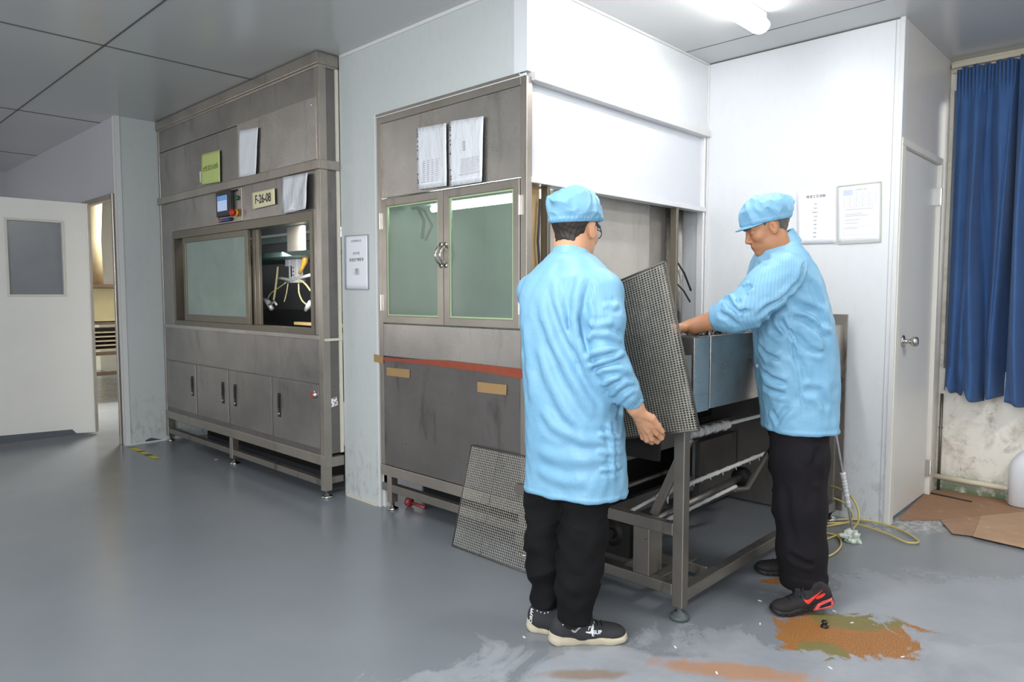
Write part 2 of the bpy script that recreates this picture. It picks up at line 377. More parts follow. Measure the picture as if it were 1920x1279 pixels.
# wall with the closed door, plane Y = YR, running away from the camera
mb = MB(); ox0, ox1, oz = 4.155, 4.95, 2.06
mb.box((XR+.08, YR, 0), (ox0, YR+.09, oz)); mb.box((ox1, YR, 0), (XC, YR+.09, oz)); mb.box((XR+.08, YR, oz), (XC, YR+.09, H))
struct(build('wall_side', mb, M['wall_door']))
mb = MB(); mb.box((ox0+.006, YR+.012, .012), (ox1-.045, YR+.05, oz-.035)); d2 = struct(build('door_2', mb, plain('door_white', 'dfdeda', .4, 0, .04, 3), bevel=.003))
mb = MB()
mb.box((ox0-.06, YR-.012, 0), (ox0+.004, YR+.018, oz-.033)); mb.box((ox1-.042, YR-.012, 0), (ox1, YR+.018, oz-.033)); mb.box((ox0-.06, YR-.012, oz-.033), (ox1, YR+.018, oz+.004))
struct(build('trim_11', mb, plain('door_casing', 'e2dfd6', .42, 0, .05), bevel=.003))
k = PY(1697, 640, YR)
mb = MB(); kc = (k[0]+.0, YR+.012, k[2])
mb.lathe(kc, (0, -1, 0), [(.034, 0), (.034, .005), (.028, .009), (.012, .012), (.011, .035), (.02, .042), (.027, .052), (.028, .064), (.024, .074), (.006, .078), (0, .078)])
build('door_knob', mb, M['chrome'], d2, smooth=True)
for yy in (370, 862):
    h = PY(1762, yy, YR); mb = MB(); mb.cyl((ox1-.04, YR-.012, h[2]-.05), (ox1-.04, YR-.012, h[2]+.05), .008, 12); mb.box((ox1-.058, YR-.01, h[2]-.05), (ox1-.022, YR+.012, h[2]+.05))
    build('door_hinge', mb, M['chrome'], d2, smooth=False)
# window wall
def mold_mat():
    m = NT('stained_plaster'); P = m.coord(kind='World'); c = hexc('e8e5dc')
    st = m.ramp(m.noise(5, 8, .7, P, .6), [(.5, 0.0), (.68, 1.0)]); gr = m.ramp(m.noise(9, 8, .75, m.coord(loc=(4, 2, 1), kind='World'), .4), [(.56, 0.0), (.66, 1.0)])
    sp = m.node('ShaderNodeSeparateXYZ'); g = m.node('ShaderNodeNewGeometry'); m.link(g.outputs['Position'], sp.inputs[0])
    low = m.math('SUBTRACT', 1.0, m.math('DIVIDE', sp.outputs[2], .16), clamp=True)
    base = m.mix(m.math('MULTIPLY', st, .55), c, hexc('a4927a')); base = m.mix(m.math('MULTIPLY', gr, .5), base, hexc('7f7263'))
    base = m.mix(m.math('MULTIPLY', m.ramp(m.noise(8, 7, .7, P), [(.42, 0.0), (.55, 1.0)]), low), base, hexc('4f6b46'))
    m.set(Base_Color=base, Roughness=.75); m.bump(m.noise(20, 6, .6, P), .25, .01); return m.mat
M['plaster'] = mold_mat()
wy0, wy1, wz0, wz1 = -1.2, 1.092, .78, 2.5
mb = MB(); mb.ring(0, XC, XC+.2, (-3, 0, YR+.09, H), (wy0, wz0, wy1, wz1))
struct(build('wall_window', mb, M['plaster']))
mb = MB(); y0_, y1_ = wy0, wy1
mb.ring(0, XC+.06, XC+.12, (y0_, wz0, y1_, wz1), (y0_+.05, wz0+.05, y1_-.05, wz1-.05)); mb.box((XC+.07, -.1, wz0+.05), (XC+.11, -.05, wz1-.05))
wn = struct(build('window_1', mb, M['white_trim']))
g = NT('window_glass'); g.set(Base_Color=(1, 1, 1, 1), Roughness=.05, Transmission_Weight=1.0, IOR=1.45); M['glass'] = g.mat
mb = MB(); mb.box((XC+.088, wy0+.05, wz0+.05), (XC+.092, wy1-.05, wz1-.05)); build('window_pane', mb, M['glass'], wn)
arealight('window_daylight', (XC+1.2, .2, 2.0), (3.6, .9, 1.2), 2.2, 1.6, 200, (1, .97, .9))
mb = MB(); a = PX(1758, 893, XC-.03)
mb.tube([(XC-.028, YR-.0, .092), (XC-.028, .9, .086), (XC-.028, -1.5, .06)], .017, 12); tag(build('skirting_pipe', mb, plain('cream_pipe', 'd6cfb8', .4), smooth=True), 'cream plastic pipe along the foot of the stained wall under the curtain', 'pipe')
mb = MB(); mb.tube([(XC-.012, YR-.022, 0), (XC-.012, YR-.022, .62)], .009, 10); mb.cyl((XC-.012, YR-.022, .4), (XC-.012, YR-.022, .406), .013)
tag(build('corner_pipe', mb, M['alum'], smooth=True), 'thin grey vertical pipe in the corner beside the white door', 'pipe')
# curtain rail and curtains
mb = MB(); mb.box((XC-.05, YR-.01, 2.625), (XC-.015, -2, 2.65)); mb.box((XC-.02, YR-.01, 2.6), (XC, -2, H))
tag(build('curtain_rail', mb, plain('cream_rail', 'cfc8b4', .45, 0, .15), bevel=.003), 'cream curtain rail above the blue curtains', 'curtain rail')
def cloth_mat(name, col, dark, sheen=.3):
    m = NT(name); n = m.noise(220, 2, .5); b = m.noise(5, 5, .6)
    m.set(Base_Color=m.mix(b, hexc(dark), hexc(col)), Roughness=.75, Sheen_Weight=sheen); m.bump(n, .15, .001)
    m.b.inputs['Specular IOR Level'].default_value = .2; return m.mat
M['curtain'] = cloth_mat('blue_curtain_cloth', '446798', '2f4d7a', .1)
def curtain(ya, yb, ztop, zbot, phase, label, waves, curl, xo=0):
    mb = MB(); N, K = 220, 90
    def f(u, v):
        y = ya+(yb-ya)*u; zt = ztop-.006*math.sin(u*40)
        zb = zbot+.02*math.sin(u*9+phase)+curl*max(0, math.sin(u*21+phase*2))**3
        z = zt+(zb-zt)*v
        amp = .016+.044*min(1, v*2.2)
        ph = u*waves*2*math.pi+phase+.9*math.sin(v*2.2+u*5)+1.1*mnoise.noise(Vector((u*3.1+phase, v*1.3, 0)))*2
        x = XC-.085+xo+amp*(math.sin(ph)+.35*math.sin(2*ph+1))*(.6+.7*abs(mnoise.noise(Vector((u*2.3, v*.8, phase))))*2)+.22*amp*math.sin(u*waves*4.7*math.pi+v*1.7+phase)
        x += (.012*math.sin(u*120)*max(0, 1-v*9))
        if v > .93: x -= (v-.93)*.5*math.sin(u*19+phase)
        y2 = y+.02*math.sin(v*4+u*waves*6)*min(1, v*3)*(1-abs(2*u-1))
        return (x, y2, z)
    mb.grid(f, N, K)
    o = build('curtain', mb, M['curtain'], smooth=True, fixn=False)
    s = o.modifiers.new('thick', 'SOLIDIFY'); s.thickness = .0025
    return tag(o, label, 'curtain')
curtain(1.066, .705, 2.606, .618, .4, 'wide blue pleated curtain next to the white door, hem curling at the bottom', 2.5, .05)
curtain(.742, .2, 2.61, .60, 2.0, 'blue curtain cut by the right edge of the photo, hanging lower than its neighbour', 3.5, .0, -.06)
# ceiling tube lamp over the booth bay
m = NT('lit_tube'); m.b.inputs['Emission Color'].default_value = (1, .985, .97, 1); m.b.inputs['Emission Strength'].default_value = 18; m.set(Base_Color=(.9, .9, .9, 1)); M['tube_on'] = m.mat
m = NT('clear_cap'); m.set(Base_Color=(.95, .96, 1, 1), Roughness=.15, Transmission_Weight=.6); M['clear_cap'] = m.mat
def tube_lamp(x0, x1, y, label):
    L = thing('ceiling_lamp', label, 'ceiling lamp', ((x0+x1)/2, y, H))
    mb = MB(); mb.box((x0, y-.035, H-.035), (x1, y+.035, H)); build('housing', mb, M['white_trim'], L, bevel=.006)
    mb = MB(); mb.loft([[(x, y+.046*math.cos(t), H-.064+.036*math.sin(t)) for t in [2*math.pi*k/20 for k in range(20)]] for x in (x0+.01, x1-.025)]); build('diffuser', mb, M['tube_on'], L, smooth=True)
    for x, s in ((x1-.025, 1), (x0+.01, -1)):
        mb = MB(); mb.loft([[(x+s*d, y+(.05-dd)*math.cos(t), H-.06+(.04-dd)*math.sin(t)) for t in [2*math.pi*k/20 for k in range(20)]] for d, dd in ((0, 0), (.03, .002), (.045, .012))]); build('end_cap', mb, M['clear_cap'], L, smooth=True)
    return L
tube_lamp(2.36, 3.555, 1.635, 'long white ceiling tube lamp with clear end cap, lit above the worker on the right')
tube_lamp(2.15, 3.345, 1.02, 'second lit ceiling tube lamp, just outside the top edge of the photo')
# ================================================================== machine 1: the long cabinet with sliding window
def screw(mb, x, y, z, r=.006):
    mb.lathe((x, y, z), (-1, 0, 0), [(r, -.002), (r, .001), (r*.6, .003), (0, .0035)], 10)
A = thing('spraying_cabinet', 'long tall stainless steel cabinet with sliding window and four lower doors, reaching the ceiling', 'machine', (XM+.5, 4.98, 0))
Ya, Yb = 3.745, 6.258          # right and left ends
X1 = XM; XB = XW-.004          # front face; the back stops at the bay wall line on the right side
def p1(name, mb, mat, parent=A, **k): return build(name, mb, mat, parent, **k)
mb = MB()                                      # carcass posts, lintel and side
mb.box((X1, Ya, .235), (X1+.05, Ya+.05, 2.59)); p1('corner_post', mb, M['steel_trim'], bevel=.002)
mb = MB(); mb.box((X1+.002, Yb-.03, .263), (X1+.05, Yb, 2.59))
p1('corner_post', mb, M['steel_trim'], bevel=.002)
mb = MB(); mb.box((X1-.012, Ya-.006, 2.60), (XB, Yb, 2.668)); mb.box((X1-.004, Ya-.002, 2.585), (XB, Yb, 2.602))
p1('crown_trim', mb, M['steel_trim'], bevel=.004)
mb = MB(); mb.box((X1+.004, Ya+.05, 2.415), (X1+.02, Yb-.03, 2.59)); p1('fascia_panel', mb, M['steel'], bevel=.002)
mb = MB(); mb.box((X1+.004, 4.80, 2.05), (X1+.02, Yb-.03, 2.41)); mb.box((X1+.006, 4.80, 2.05), (X1+.02, 4.93, 2.41)); p1('fascia_panel', mb, M['steel'], bevel=.002)
mb = MB(); mb.box((X1-.003, Ya+.03, 2.05), (X1+.02, 4.795, 2.412))
for y, z in ((3.83, 2.375), (3.83, 2.09), (4.755, 2.375)): screw(mb, X1-.003, y, z, .009)
p1('access_panel', mb, M['steel_bright'], bevel=.0015)
mb = MB(); mb.box((X1-.014, Ya-.01, 1.99), (XB, Yb, 2.045)); p1('band_trim', mb, M['steel_trim'], bevel=.003)
mb = MB(); mb.box((X1+.004, Ya+.05, 1.755), (X1+.02, 4.30, 1.99)); mb.box((X1+.004, 5.14, 1.755), (X1+.02, Yb-.03, 1.99)); mb.box((X1+.004, 4.30, 1.755), (X1+.02, 5.14, 1.99))
p1('control_fascia', mb, M['steel'], bevel=.001)
# right side sheets (narrow, towards the bay wall)
mb = MB(); mb.box((X1+.05, Ya+.008, .27), (XB, Ya+.03, 1.0)); mb.box((X1+.05, Ya+.008, 1.0), (XB, Ya+.03, 1.99)); mb.box((X1+.05, Ya+.008, 2.045), (XB, Ya+.03, 2.59))
p1('side_sheet', mb, M['steel_dark'])
mb = MB(); mb.box((XB-.02, Ya-.002, .27), (XB, Ya+.03, 2.59)); mb.box((X1+.01, Ya-.006, .965), (XB+.0, Ya+.02, .98)); p1('side_seam', mb, M['cream_trim'])
# window: outer aluminium frame
wy0_, wy1_, wz0_, wz1_ = 3.845, 5.985, 1.025, 1.752
fr = MB()
fr.ring(0, X1-.006, X1+.07, (wy0_-.006, wz0_-.03, wy1_, wz1_), (wy0_+.022, wz0_+.012, wy1_-.03, wz1_-.06))
F1 = p1('window_frame', fr, M['alum'], bevel=.002)
def sash(y0, y1, x, bw=.05):
    m_ = MB(); z0, z1 = wz0_+.012, wz1_-.06
    m_.ring(0, x, x+.022, (y0, z0, y1, z1), (y0+bw, z0+bw, y1-bw, z1-bw*.8))
    s = build('sliding_sash', m_, M['alum'], A, bevel=.002)
    return s
s1 = sash(4.69, 5.80, X1+.002)
def glassmat(name, tint, dust, fac, rough=.12):
    m = NT(name); n = m.noise(3.5, 6, .65, None, .6)
    m.set(Base_Color=hexc(dust), Roughness=rough, Coat_Weight=.6, Coat_Roughness=.08)
    tr = m.node('ShaderNodeBsdfTransparent'); tr.inputs[0].default_value = hexc(tint)
    mx = m.node('ShaderNodeMixShader'); out = m.n['Material Output']
    f = m.math('ADD', m.math('MULTIPLY', n, .3), fac-.15)
    m.link(f, mx.inputs[0]); m.link(tr.outputs[0], mx.inputs[1]); m.link(m.b.outputs[0], mx.inputs[2]); m.link(mx.outputs[0], out.inputs[0])
    m.bump(n, .08, .01); return m.mat
M['glass_green'] = glassmat('misty_green_glass', 'd3e4da', 'a9bab0', .6)
M['glass_booth'] = glassmat('dusty_booth_glass', 'dbe8df', '9aa49c', .32, .12)
mb = MB(); mb.box((X1+.010, 4.735, wz0_+.06), (X1+.016, 5.755, wz1_-.10)); build('window_pane', mb, M['glass_green'], s1)
mb = MB(); mb.box((X1+.036, 4.60, wz0_+.012), (X1+.058, 4.65, wz1_-.06)); mb.box((X1+.03, 4.65, wz0_+.012), (X1+.06, 4.685, wz1_-.06)); p1('window_mullion', mb, M['alum'], bevel=.002)
mb = MB(); mb.box((X1-.006, Ya+.04, .97), (X1+.03, Yb-.02, 1.0)); p1('sill_strip', mb, M['steel_bright'], bevel=.003)
mb = MB(); mb.box((X1+.003, Ya+.045, .70), (X1+.02, Yb-.03, .972)); p1('apron_panel', mb, M['steel'], bevel=.002)
mb = MB(); mb.box((X1+.003, 5.985, wz0_-.03), (X1+.03, Yb-.03, 1.76)); p1('jamb_sheet', mb, M['steel'], bevel=.002); mb = MB(); mb.box((X1+.003, Ya+.051, 1.0), (X1+.03, wy0_-.006, 1.76)); p1('jamb_sheet', mb, M['steel'], bevel=.002)
# four doors
dd = [(5.62, 6.20, 5.68), (5.05, 5.585, 5.13), (4.40, 5.02, 4.93), (3.80, 4.375, 4.29)]
for i, (a, b, hy) in enumerate(dd):
    zb = .30
    mb = MB(); mb.box((X1-.001, a, zb), (X1+.018, b, .693))
    d = p1('door', mb, M['steel'], bevel=.002)
    mb = MB(); mb.box((X1-.006, hy-.016, .44), (X1, hy+.016, .60)); mb.box((X1-.012, hy-.008, .50), (X1-.004, hy+.008, .585))
    h = build('door_handle', mb, M['black'], d, bevel=.002)
    mb = MB(); mb.lathe((X1-.005, hy, .462), (-1, 0, 0), [(.009, 0), (.009, .004), (.0, .006)], 12); build('lock', mb, M['chrome'], h, smooth=True)
    if i == 3:
        mb = MB(); mb.lathe((X1-.001, 3.845, .632), (-1, 0, 0), [(.022, 0), (.022, .006), (.018, .009), (.016, .018)], 20); build('switch_ring', mb, M['chrome'], d, smooth=True)
        mb = MB(); mb.box((X1-.022, 3.842, .612), (X1-.014, 3.860, .650)); build('switch_button', mb, M['red'], d, bevel=.003)
mb = MB(); mb.box((X1+.004, Ya+.03, .26), (X1+.016, Yb-.02, .70)); p1('door_surround', mb, M['steel_dark'])
mb = MB(); mb.box((X1-.0015, Ya+.001, .20), (X1+.05, Yb, .262)); mb.box((X1-.004, Ya-.003, .19), (XB, Ya+.04, .25)); p1('bottom_beam', mb, M['steel_trim'], bevel=.002)
mb = MB(); mb.box((X1, Ya, .072), (X1+.04, Yb, .112)); mb.box((X1+.04, Ya+.005, .085), (XB, Ya+.04, .125)); p1('lower_rail', mb, M['frame_dirty'], bevel=.002)
mb = MB(); mb.box((X1+.8, Ya, .4), (X1+.82, Yb, 2.6)); mb.box((X1+.02, Yb-.02, .4), (X1+.8, Yb, 2.6)); mb.box((XW+.09, Ya+.02, .4), (X1+.8, Ya+.04, 2.6)); mb.box((X1+.02, Ya+.03, 2.56), (X1+.8, Yb, 2.58))
mb.box((X1+.02, Ya+.03, .93), (X1+.8, Yb, .95)); p1('inner_lining', mb, plain('dark_lining', '77757a', .6, 0, .2, 4))
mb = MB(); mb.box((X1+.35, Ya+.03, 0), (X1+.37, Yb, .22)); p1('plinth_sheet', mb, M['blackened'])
for y in (Ya+.024, 5.02, Yb-.03):
    mb = MB(); mb.box((X1-.003, y-.025, .045), (X1+.046, y+.024, .198)); lg = p1('leg', mb, M['steel_trim'], bevel=.002)
    mb = MB(); mb.lathe((X1+.024, y, 0), (0, 0, 1), [(.034, 0), (.034, .008), (.026, .014), (.010, .02), (.009, .046)], 20); build('levelling_foot', mb, M['chrome'], lg, smooth=True)
# control panel recess: touch screen, knobs
a, b = PX(406, 356, X1), PX(455, 346, X1); c = PX(410, 418, X1)
HM = MB(); zt, zb_, yl, yr = 1.985, 1.735, 5.14, 4.75
HM.box((X1-.004, yr, zb_+.02), (X1+.004, yl, zt)); hm = p1('control_panel', HM, M['steel_trim'], bevel=.002)
mb = MB(); mb.box((X1-.0055, yl-.035, zb_+.03), (X1-.003, yl-.02, zt-.01)); mb.box((X1-.0055, yr+.05, zt-.022), (X1-.003, yl-.02, zt-.008)); build('recess_edge', mb, M['blackened'], hm)
ym, yn = 5.09, 4.865
mb = MB(); mb.box((X1-.035, yn, 1.80), (X1-.004, ym, 1.975)); scr = build('touch_screen', mb, M['black'], hm, bevel=.006)
mb = MB(); mb.box((X1-.037, yn+.045, 1.838), (X1-.034, ym-.03, 1.945)); build('display', mb, plain('lcd', 'a9b9d8', .3, emit='a9bce0', es=.35), scr)
mb = MB(); mb.box((X1-.038, yn+.045, 1.91), (X1-.0368, ym-.03, 1.945)); build('display_header', mb, plain('lcd_header', '5f8fc4', .3, emit='5f8fc4', es=.3), scr)
for i in range(5):
    y = 5.075-.042*i
    mb = MB(); mb.lathe((X1-.004, y, 1.777), (-1, 0, 0), [(.013, 0), (.013, .01), (.010, .014), (.010, .02), (0, .022)], 14)
    build('control_knob', mb, plain('knob_%d' % i, ('a06a6a', '4a4f96', '4a4f96', '4a4f96', '2a2a2e')[i], .35), hm, smooth=True)
mb = MB(); mb.lathe((X1-.004, 4.822, 1.815), (-1, 0, 0), [(.026, 0), (.026, .012), (.02, .014)], 20); es = build('emergency_ring', mb, M['yellow'], hm, smooth=True)
mb = MB(); mb.lathe((X1-.018, 4.822, 1.815), (-1, 0, 0), [(.014, 0), (.016, .012), (.028, .016), (.028, .026), (.02, .034), (0, .036)], 20); build('stop_button', mb, M['red'], es, smooth=True)
mb = MB(); mb.lathe((X1-.004, 4.80, 1.915), (-1, 0, 0), [(.016, 0), (.016, .01), (.011, .018), (0, .02)], 14); build('control_knob', mb, plain('green_knob', '2c5a41', .4), hm, smooth=True)
# what is inside the open window: rail, bracket, spray head and hoses
def spline_(C_):
    C_ = [2*C_[0]-C_[1]]+list(C_)+[2*C_[-1]-C_[-2]]; out = []
    for i in range(1, len(C_)-2):
        for k in range(8):
            t = k/8; a, b, c, d = C_[i-1:i+3]; out.append(tuple(.5*((2*b)+(c-a)*t+(2*a-5*b+4*c-d)*t*t+(3*b-a-3*c+d)*t**3)))
    return out+[tuple(C_[-2])]
M['arm_white'] = plain('white_aluminium', 'dcdce0', .35, .1, .05)
R1 = thing('spray_robot', 'spray unit with white arm, hoses and rail seen through the open cabinet window', 'machine', (X1+.42, 4.6, .95))
mb = MB(); mb.box((X1+.50, 4.05, 1.65), (X1+.56, 6.0, 1.70)); mb.box((X1+.44, 4.05, 1.69), (X1+.60, 6.0, 1.71))
for i in range(8): mb.box((X1+.495, 4.9+.12*i, 1.665), (X1+.5, 4.92+.12*i, 1.68))
build('rail', mb, M['arm_white'], R1)
mb = MB(); mb.box((X1+.1, 3.9, 1.50), (X1+.7, 6.0, 1.53)); build('deck', mb, plain('green_deck', '3f5b56', .4), R1)
mb = MB(); mb.box((X1+.26, 4.40, 1.5), (X1+.28, 4.62, 1.72)); build('bracket_plate', mb, plain('bracket_paint', 'b7b0a5', .5, .2, .1, 20), R1)
RX = X1+.36
def rb(x0, y0, x1, y1, mb, d=.05): p, q = PX(x0, y0, RX), PX(x1, y1, RX); mb.box((RX, p[1], p[2]), (RX+d, q[1], q[2]))
mb = MB(); rb(544, 476, 557, 520, mb); rb(534, 477, 543, 499, mb, .03); rb(541, 498, 548, 526, mb, .04); build('arm', mb, M['arm_white'], R1, bevel=.003)
for k in range(3): mb = MB(); q = PX(550, 502+7*k, RX-.001); mb.lathe(tuple(q), (-1, 0, 0), [(.006, 0), (.006, .002), (0, .0022)], 8); build('arm_bolt', mb, M['black'], R1)
mb = MB(); mb.tube([tuple(PX(x, y, RX)) for x, y in ((517, 521), (530, 522), (548, 525), (565, 520), (584, 515))], .012, 8); rb(532, 522, 560, 530, mb, .06); build('manifold', mb, M['alum_bright'], R1, smooth=True)
M['hose_y'] = plain('translucent_yellow_hose', 'd8cf9a', .25, 0, .1)
for c_, r_, pts in (('', .008, ((521, 500), (519, 520), (516, 545), (513, 563))), ('', .007, ((558, 524), (566, 527), (574, 534), (582, 545))), ('', .006, ((560, 532), (561, 550), (567, 564), (576, 572))), ('', .004, ((536, 530), (522, 540), (508, 550), (502, 560))), ('', .004, ((540, 532), (537, 550), (533, 566)))):
    mb = MB(); mb.tube(spline_([PX(x, y, RX-.03) for x, y in pts]), r_, 8); build('hose', mb, M['hose_y'], R1, smooth=True)
mb = MB(); mb.tube([tuple(PX(x, y, RX-.05)) for x, y in ((575, 474), (572, 490), (568, 500), (562, 513))], [.022, .022, .014, .012], 10); build('hose', mb, plain('amber_hose', 'c39a3f', .3), R1, smooth=True)
mb = MB(); mb.tube([tuple(PX(x, y, RX-.03)) for x, y in ((495, 560), (503, 567), (510, 580))], [.012, .022, .016], 10); mb.tube([tuple(PX(x, y, RX-.04)) for x, y in ((504, 572), (515, 566), (519, 572))], .009, 8); build('spray_gun', mb, M['alum_bright'], R1, smooth=True)
mb = MB(); mb.tube([tuple(PX(x, y, RX-.03)) for x, y in ((583, 566), (578, 574), (573, 582))], [.018, .02, .012], 10); build('spray_gun', mb, M['alum_bright'], R1, smooth=True)
mb = MB(); p, q = PX(480, 566, X1+.5), PX(586, 582, X1+.5); mb.box((X1+.5, p[1], 1.02), (X1+.52, 3.8, 1.13)); build('dark_tray', mb, M['black'], R1)
mb = MB(); mb.box((X1+.15, 3.8, .95), (X1+.5, 5.9, .975)); build('tray', mb, M['alum_bright'], R1)
mb = MB(); mb.box((X1+.3, 3.8, 1.03), (X1+.34, 4.62, 1.05)); build('wooden_slat', mb, plain('wood_slat', 'cdb27a', .5), R1)
mb = MB(); mb.cyl((X1+.12, 3.9, 1.2), (X1+.12, 3.9, 1.62), .006); mb.cyl((X1+.12, 3.9, 1.62), (X1+.12, 3.9, 1.72), .016); 
tag(build('lamp_bulb', mb, plain('small_lit_bulb', 'fff4d8', .3, emit='fff2d0', es=4), smooth=True), 'small lit bulb on a thin rod inside the open cabinet window', 'lamp')
arealight('cabinet_inner_fill', (X1+.35, 5.0, 2.3), (X1+.35, 5.0, 1), .3, 1.4, 5, (.92, 1, .95))  # hidden fill light added to lift the cabinet interior
arealight('cabinet_under_deck_fill', (X1+.08, 4.3, 1.48), (X1+.6, 4.4, 1.1), .2, .6, 4.5, (1, .98, .95))  # second hidden fill, added below the deck to brighten the open window
# papers on machine 1
def paper(name, quad_px, X, mat, label, cat='notice', group=None, thick=.0015, curl=0.0, off=.001):
    P = [PX(x, y, X-off) for x, y in quad_px]          # tl, tr, br, bl
    mb = MB(); N = 10
    def f(u, v):
        p = (1-v)*((1-u)*P[0]+u*P[1])+v*((1-u)*P[3]+u*P[2]); return (p[0]-curl*(u**3)*(.4+.6*v)-curl*.25*math.sin(u*7+v*3)**2, p[1], p[2])
    mb.grid(f, N, N); o = build(name, mb, mat, smooth=True, fixn=False); s = o.modifiers.new('thick', 'SOLIDIFY'); s.thickness = thick
    return tag(o, label, cat, group), P
M['green_paper'] = plain('green_paper', 'c4d383', .6, 0, .03)
o, P = paper('green_notice', [(378, 290), (412, 281), (413, 341), (377, 347)], X1, M['green_paper'], 'lime green paper sheet with faded Chinese writing on the long steel cabinet', off=.006)
uY = (0, -1, 0); c = (P[0]+P[1]+P[2]+P[3])/4
text('writing', '水性漆自动线', .044, (X1-.0085, c[1], c[2]), uY, (0, 0, 1), plain('green_ink', '6c7d38', .6), o)
mb = MB(); mb.box((X1-.0095, P[3][1]-.01, P[3][2]+.02), (X1-.008, P[3][1]+.012, P[3][2]+.1)); build('clear_tape', mb, plain('glossy_tape', 'e9ead8', .1), o)
o, P = paper('white_notice', [(448, 246), (486, 239), (483, 327), (448, 333)], X1, M['paper'], 'blank white sheet with folded right edge, beside the green sheet on the long cabinet', curl=.012, off=.006)
o, P = paper('number_sign', [(472, 362), (515, 353), (516, 383), (473, 393)], X1, plain('cream_card', 'e6dfb8', .6, 0, .02), 'cream card reading F-26-08 above the cabinet window', 'sign', off=.006)
c = (P[0]+P[1]+P[2]+P[3])/4; text('lettering', 'F-26-08', .080, (X1-.0095, c[1], c[2]), uY, (0, 0, 1), M['ink'], o, bold=.001, sx=.88)
M['plastic_film'] = NT('crumpled_film').set(Base_Color=hexc('d4d8de'), Roughness=.18, Coat_Weight=.8).mat
def film_mat(name, col='d9dce1'):
    m = NT(name); m.set(Base_Color=hexc(col), Roughness=.22, Coat_Weight=.9, Coat_Roughness=.06)
    m.bump(m.noise(9, 3, .6, m.coord((1, 1, .5)), 1.2), .5, .03); return m.mat
M['film'] = film_mat('plastic_sleeve_sheet')
o, P = paper('plastic_sleeve', [(528, 333), (580, 324), (579, 392), (530, 401)], X1, M['film'], 'crumpled clear plastic sleeve with white paper at the right end of the long cabinet', curl=.02, off=.008)
mb = MB(); q = [PY(x, y, Ya+.005) for x, y in ((614, 751), (631, 744), (634, 759), (616, 766))]
mb.prism([tuple(p) for p in q], (0, -.001, 0)); o = tag(build('warning_sticker', mb, M['paper']), 'small tilted white sticker with red marks on the narrow side of the long cabinet', 'sticker')
c = sum(q)/4; u = (q[1]-q[0]); u /= np.linalg.norm(u); v = (q[0]-q[3]); v /= np.linalg.norm(v)
mr = plain('dark_red_ink', '9c4a4a', .6)
mb = MB(); cc = c-u*.024-v*.008+np.array([0, -.0024, 0])
mb.tube([tuple(cc+u*.013*math.cos(t)+v*.013*math.sin(t)) for t in [2*math.pi*k/16 for k in range(16)]], .0016, 6, closed=True)
for a, b in ((-.036, -.014), (.006, .028)): mb.beam(tuple(c+u*a+v*.02+np.array([0, -.0024, 0])), tuple(c+u*b+v*.02+np.array([0, -.0024, 0])), .006, .001, (0, 1, 0))
for s in (-1, 1): mb.beam(tuple(c+u*(.018-.014)+v*(-.008-.014*s)+np.array([0, -.0024, 0])), tuple(c+u*(.018+.014)+v*(-.008+.014*s)+np.array([0, -.0024, 0])), .004, .001, (0, 1, 0))
build('red_marks', mb, mr, o)
# ================================================================== machine 2 / spray booth
B = thing('spray_booth', 'stainless steel spray booth with two green glass doors, seen past its near corner', 'machine', (XW+.8, 2.79, 0))
def p2(name, mb, mat, parent=B, **k): return build(name, mb, mat, parent, **k)
XF = XW; ya, yb = Y0, 3.362
mb = MB(); mb.box((XF, yb-.036, .261), (XF+.04, yb, 2.24)); p2('corner_post', mb, M['steel_trim'], bevel=.002)
mb = MB(); mb.box((XF-.003, ya-.003, .261), (XF+.035, ya+.036, 2.24)); p2('corner_post', mb, M['steel_trim'], bevel=.002)
mb = MB(); mb.box((XF-.002, ya+.036, 2.205), (XF+.04, yb-.036, 2.255)); mb.box((XF-.01, ya+.036, 2.245), (XF+.04, yb, 2.258)); p2('top_rail', mb, M['steel_trim'], bevel=.002)
mb = MB(); mb.box((XF+.004, ya+.036, 1.79), (XF+.02, yb-.036, 2.205)); p2('upper_panel', mb, M['steel_bright'], bevel=.002)
ym_ = 2.79
M['tape_b'] = plain('brown_tape', 'a5855a', .45, 0, .12, 30)
for i, (y0, y1) in enumerate(((ya+.04, ym_-.002), (ym_+.002, yb-.04))):
    z0, z1, bw = 1.085, 1.782, .042
    mb = MB(); mb.ring(0, XF-.006, XF+.02, (y0, z0, y1, z1), (y0+bw, z0+bw, y1-bw, z1-bw))
    d = p2('glass_door', mb, M['steel_trim'], bevel=.003)
    mb = MB(); mb.box((XF+.004, y0+bw-.004, z0+bw-.004), (XF+.010, y1-bw+.004, z1-bw+.004)); build('glass_pane', mb, M['glass_booth'], d)
    mb = MB(); e = .008; g0, g1, h0, h1 = y0+bw, y1-bw, z0+bw, z1-bw
    mb.ring(0, XF-.001, XF+.004, (g0, h0, g1, h1), (g0+e, h0+e, g1-e, h1-e))
    build('glazing_seal', mb, plain('green_seal', 'a9bd93', .5), d)
    hy = ym_+(.018 if i else -.018)
    mb = MB(); pts = [(XF-.006-.038*math.sin(math.pi*k/8)**.7, hy, 1.40+.1*k/8) for k in range(9)]; mb.tube(pts, .0075, 10); mb.cyl((XF-.01, hy, 1.396), (XF-.004, hy, 1.396), .012); mb.cyl((XF-.01, hy, 1.504), (XF-.004, hy, 1.504), .012)
    build('door_handle', mb, M['chrome'], d, smooth=True)
    yy = y0-.004 if i == 0 else y1+.004
    for hz in (1.20, 1.66):
        mb = MB(); mb.cyl((XF-.012, yy, hz-.045), (XF-.012, yy, hz+.045), .006, 10); mb.box((XF-.009, yy-.014, hz-.045), (XF-.004, yy+.014, hz+.045)); build('hinge', mb, M['chrome'], d)
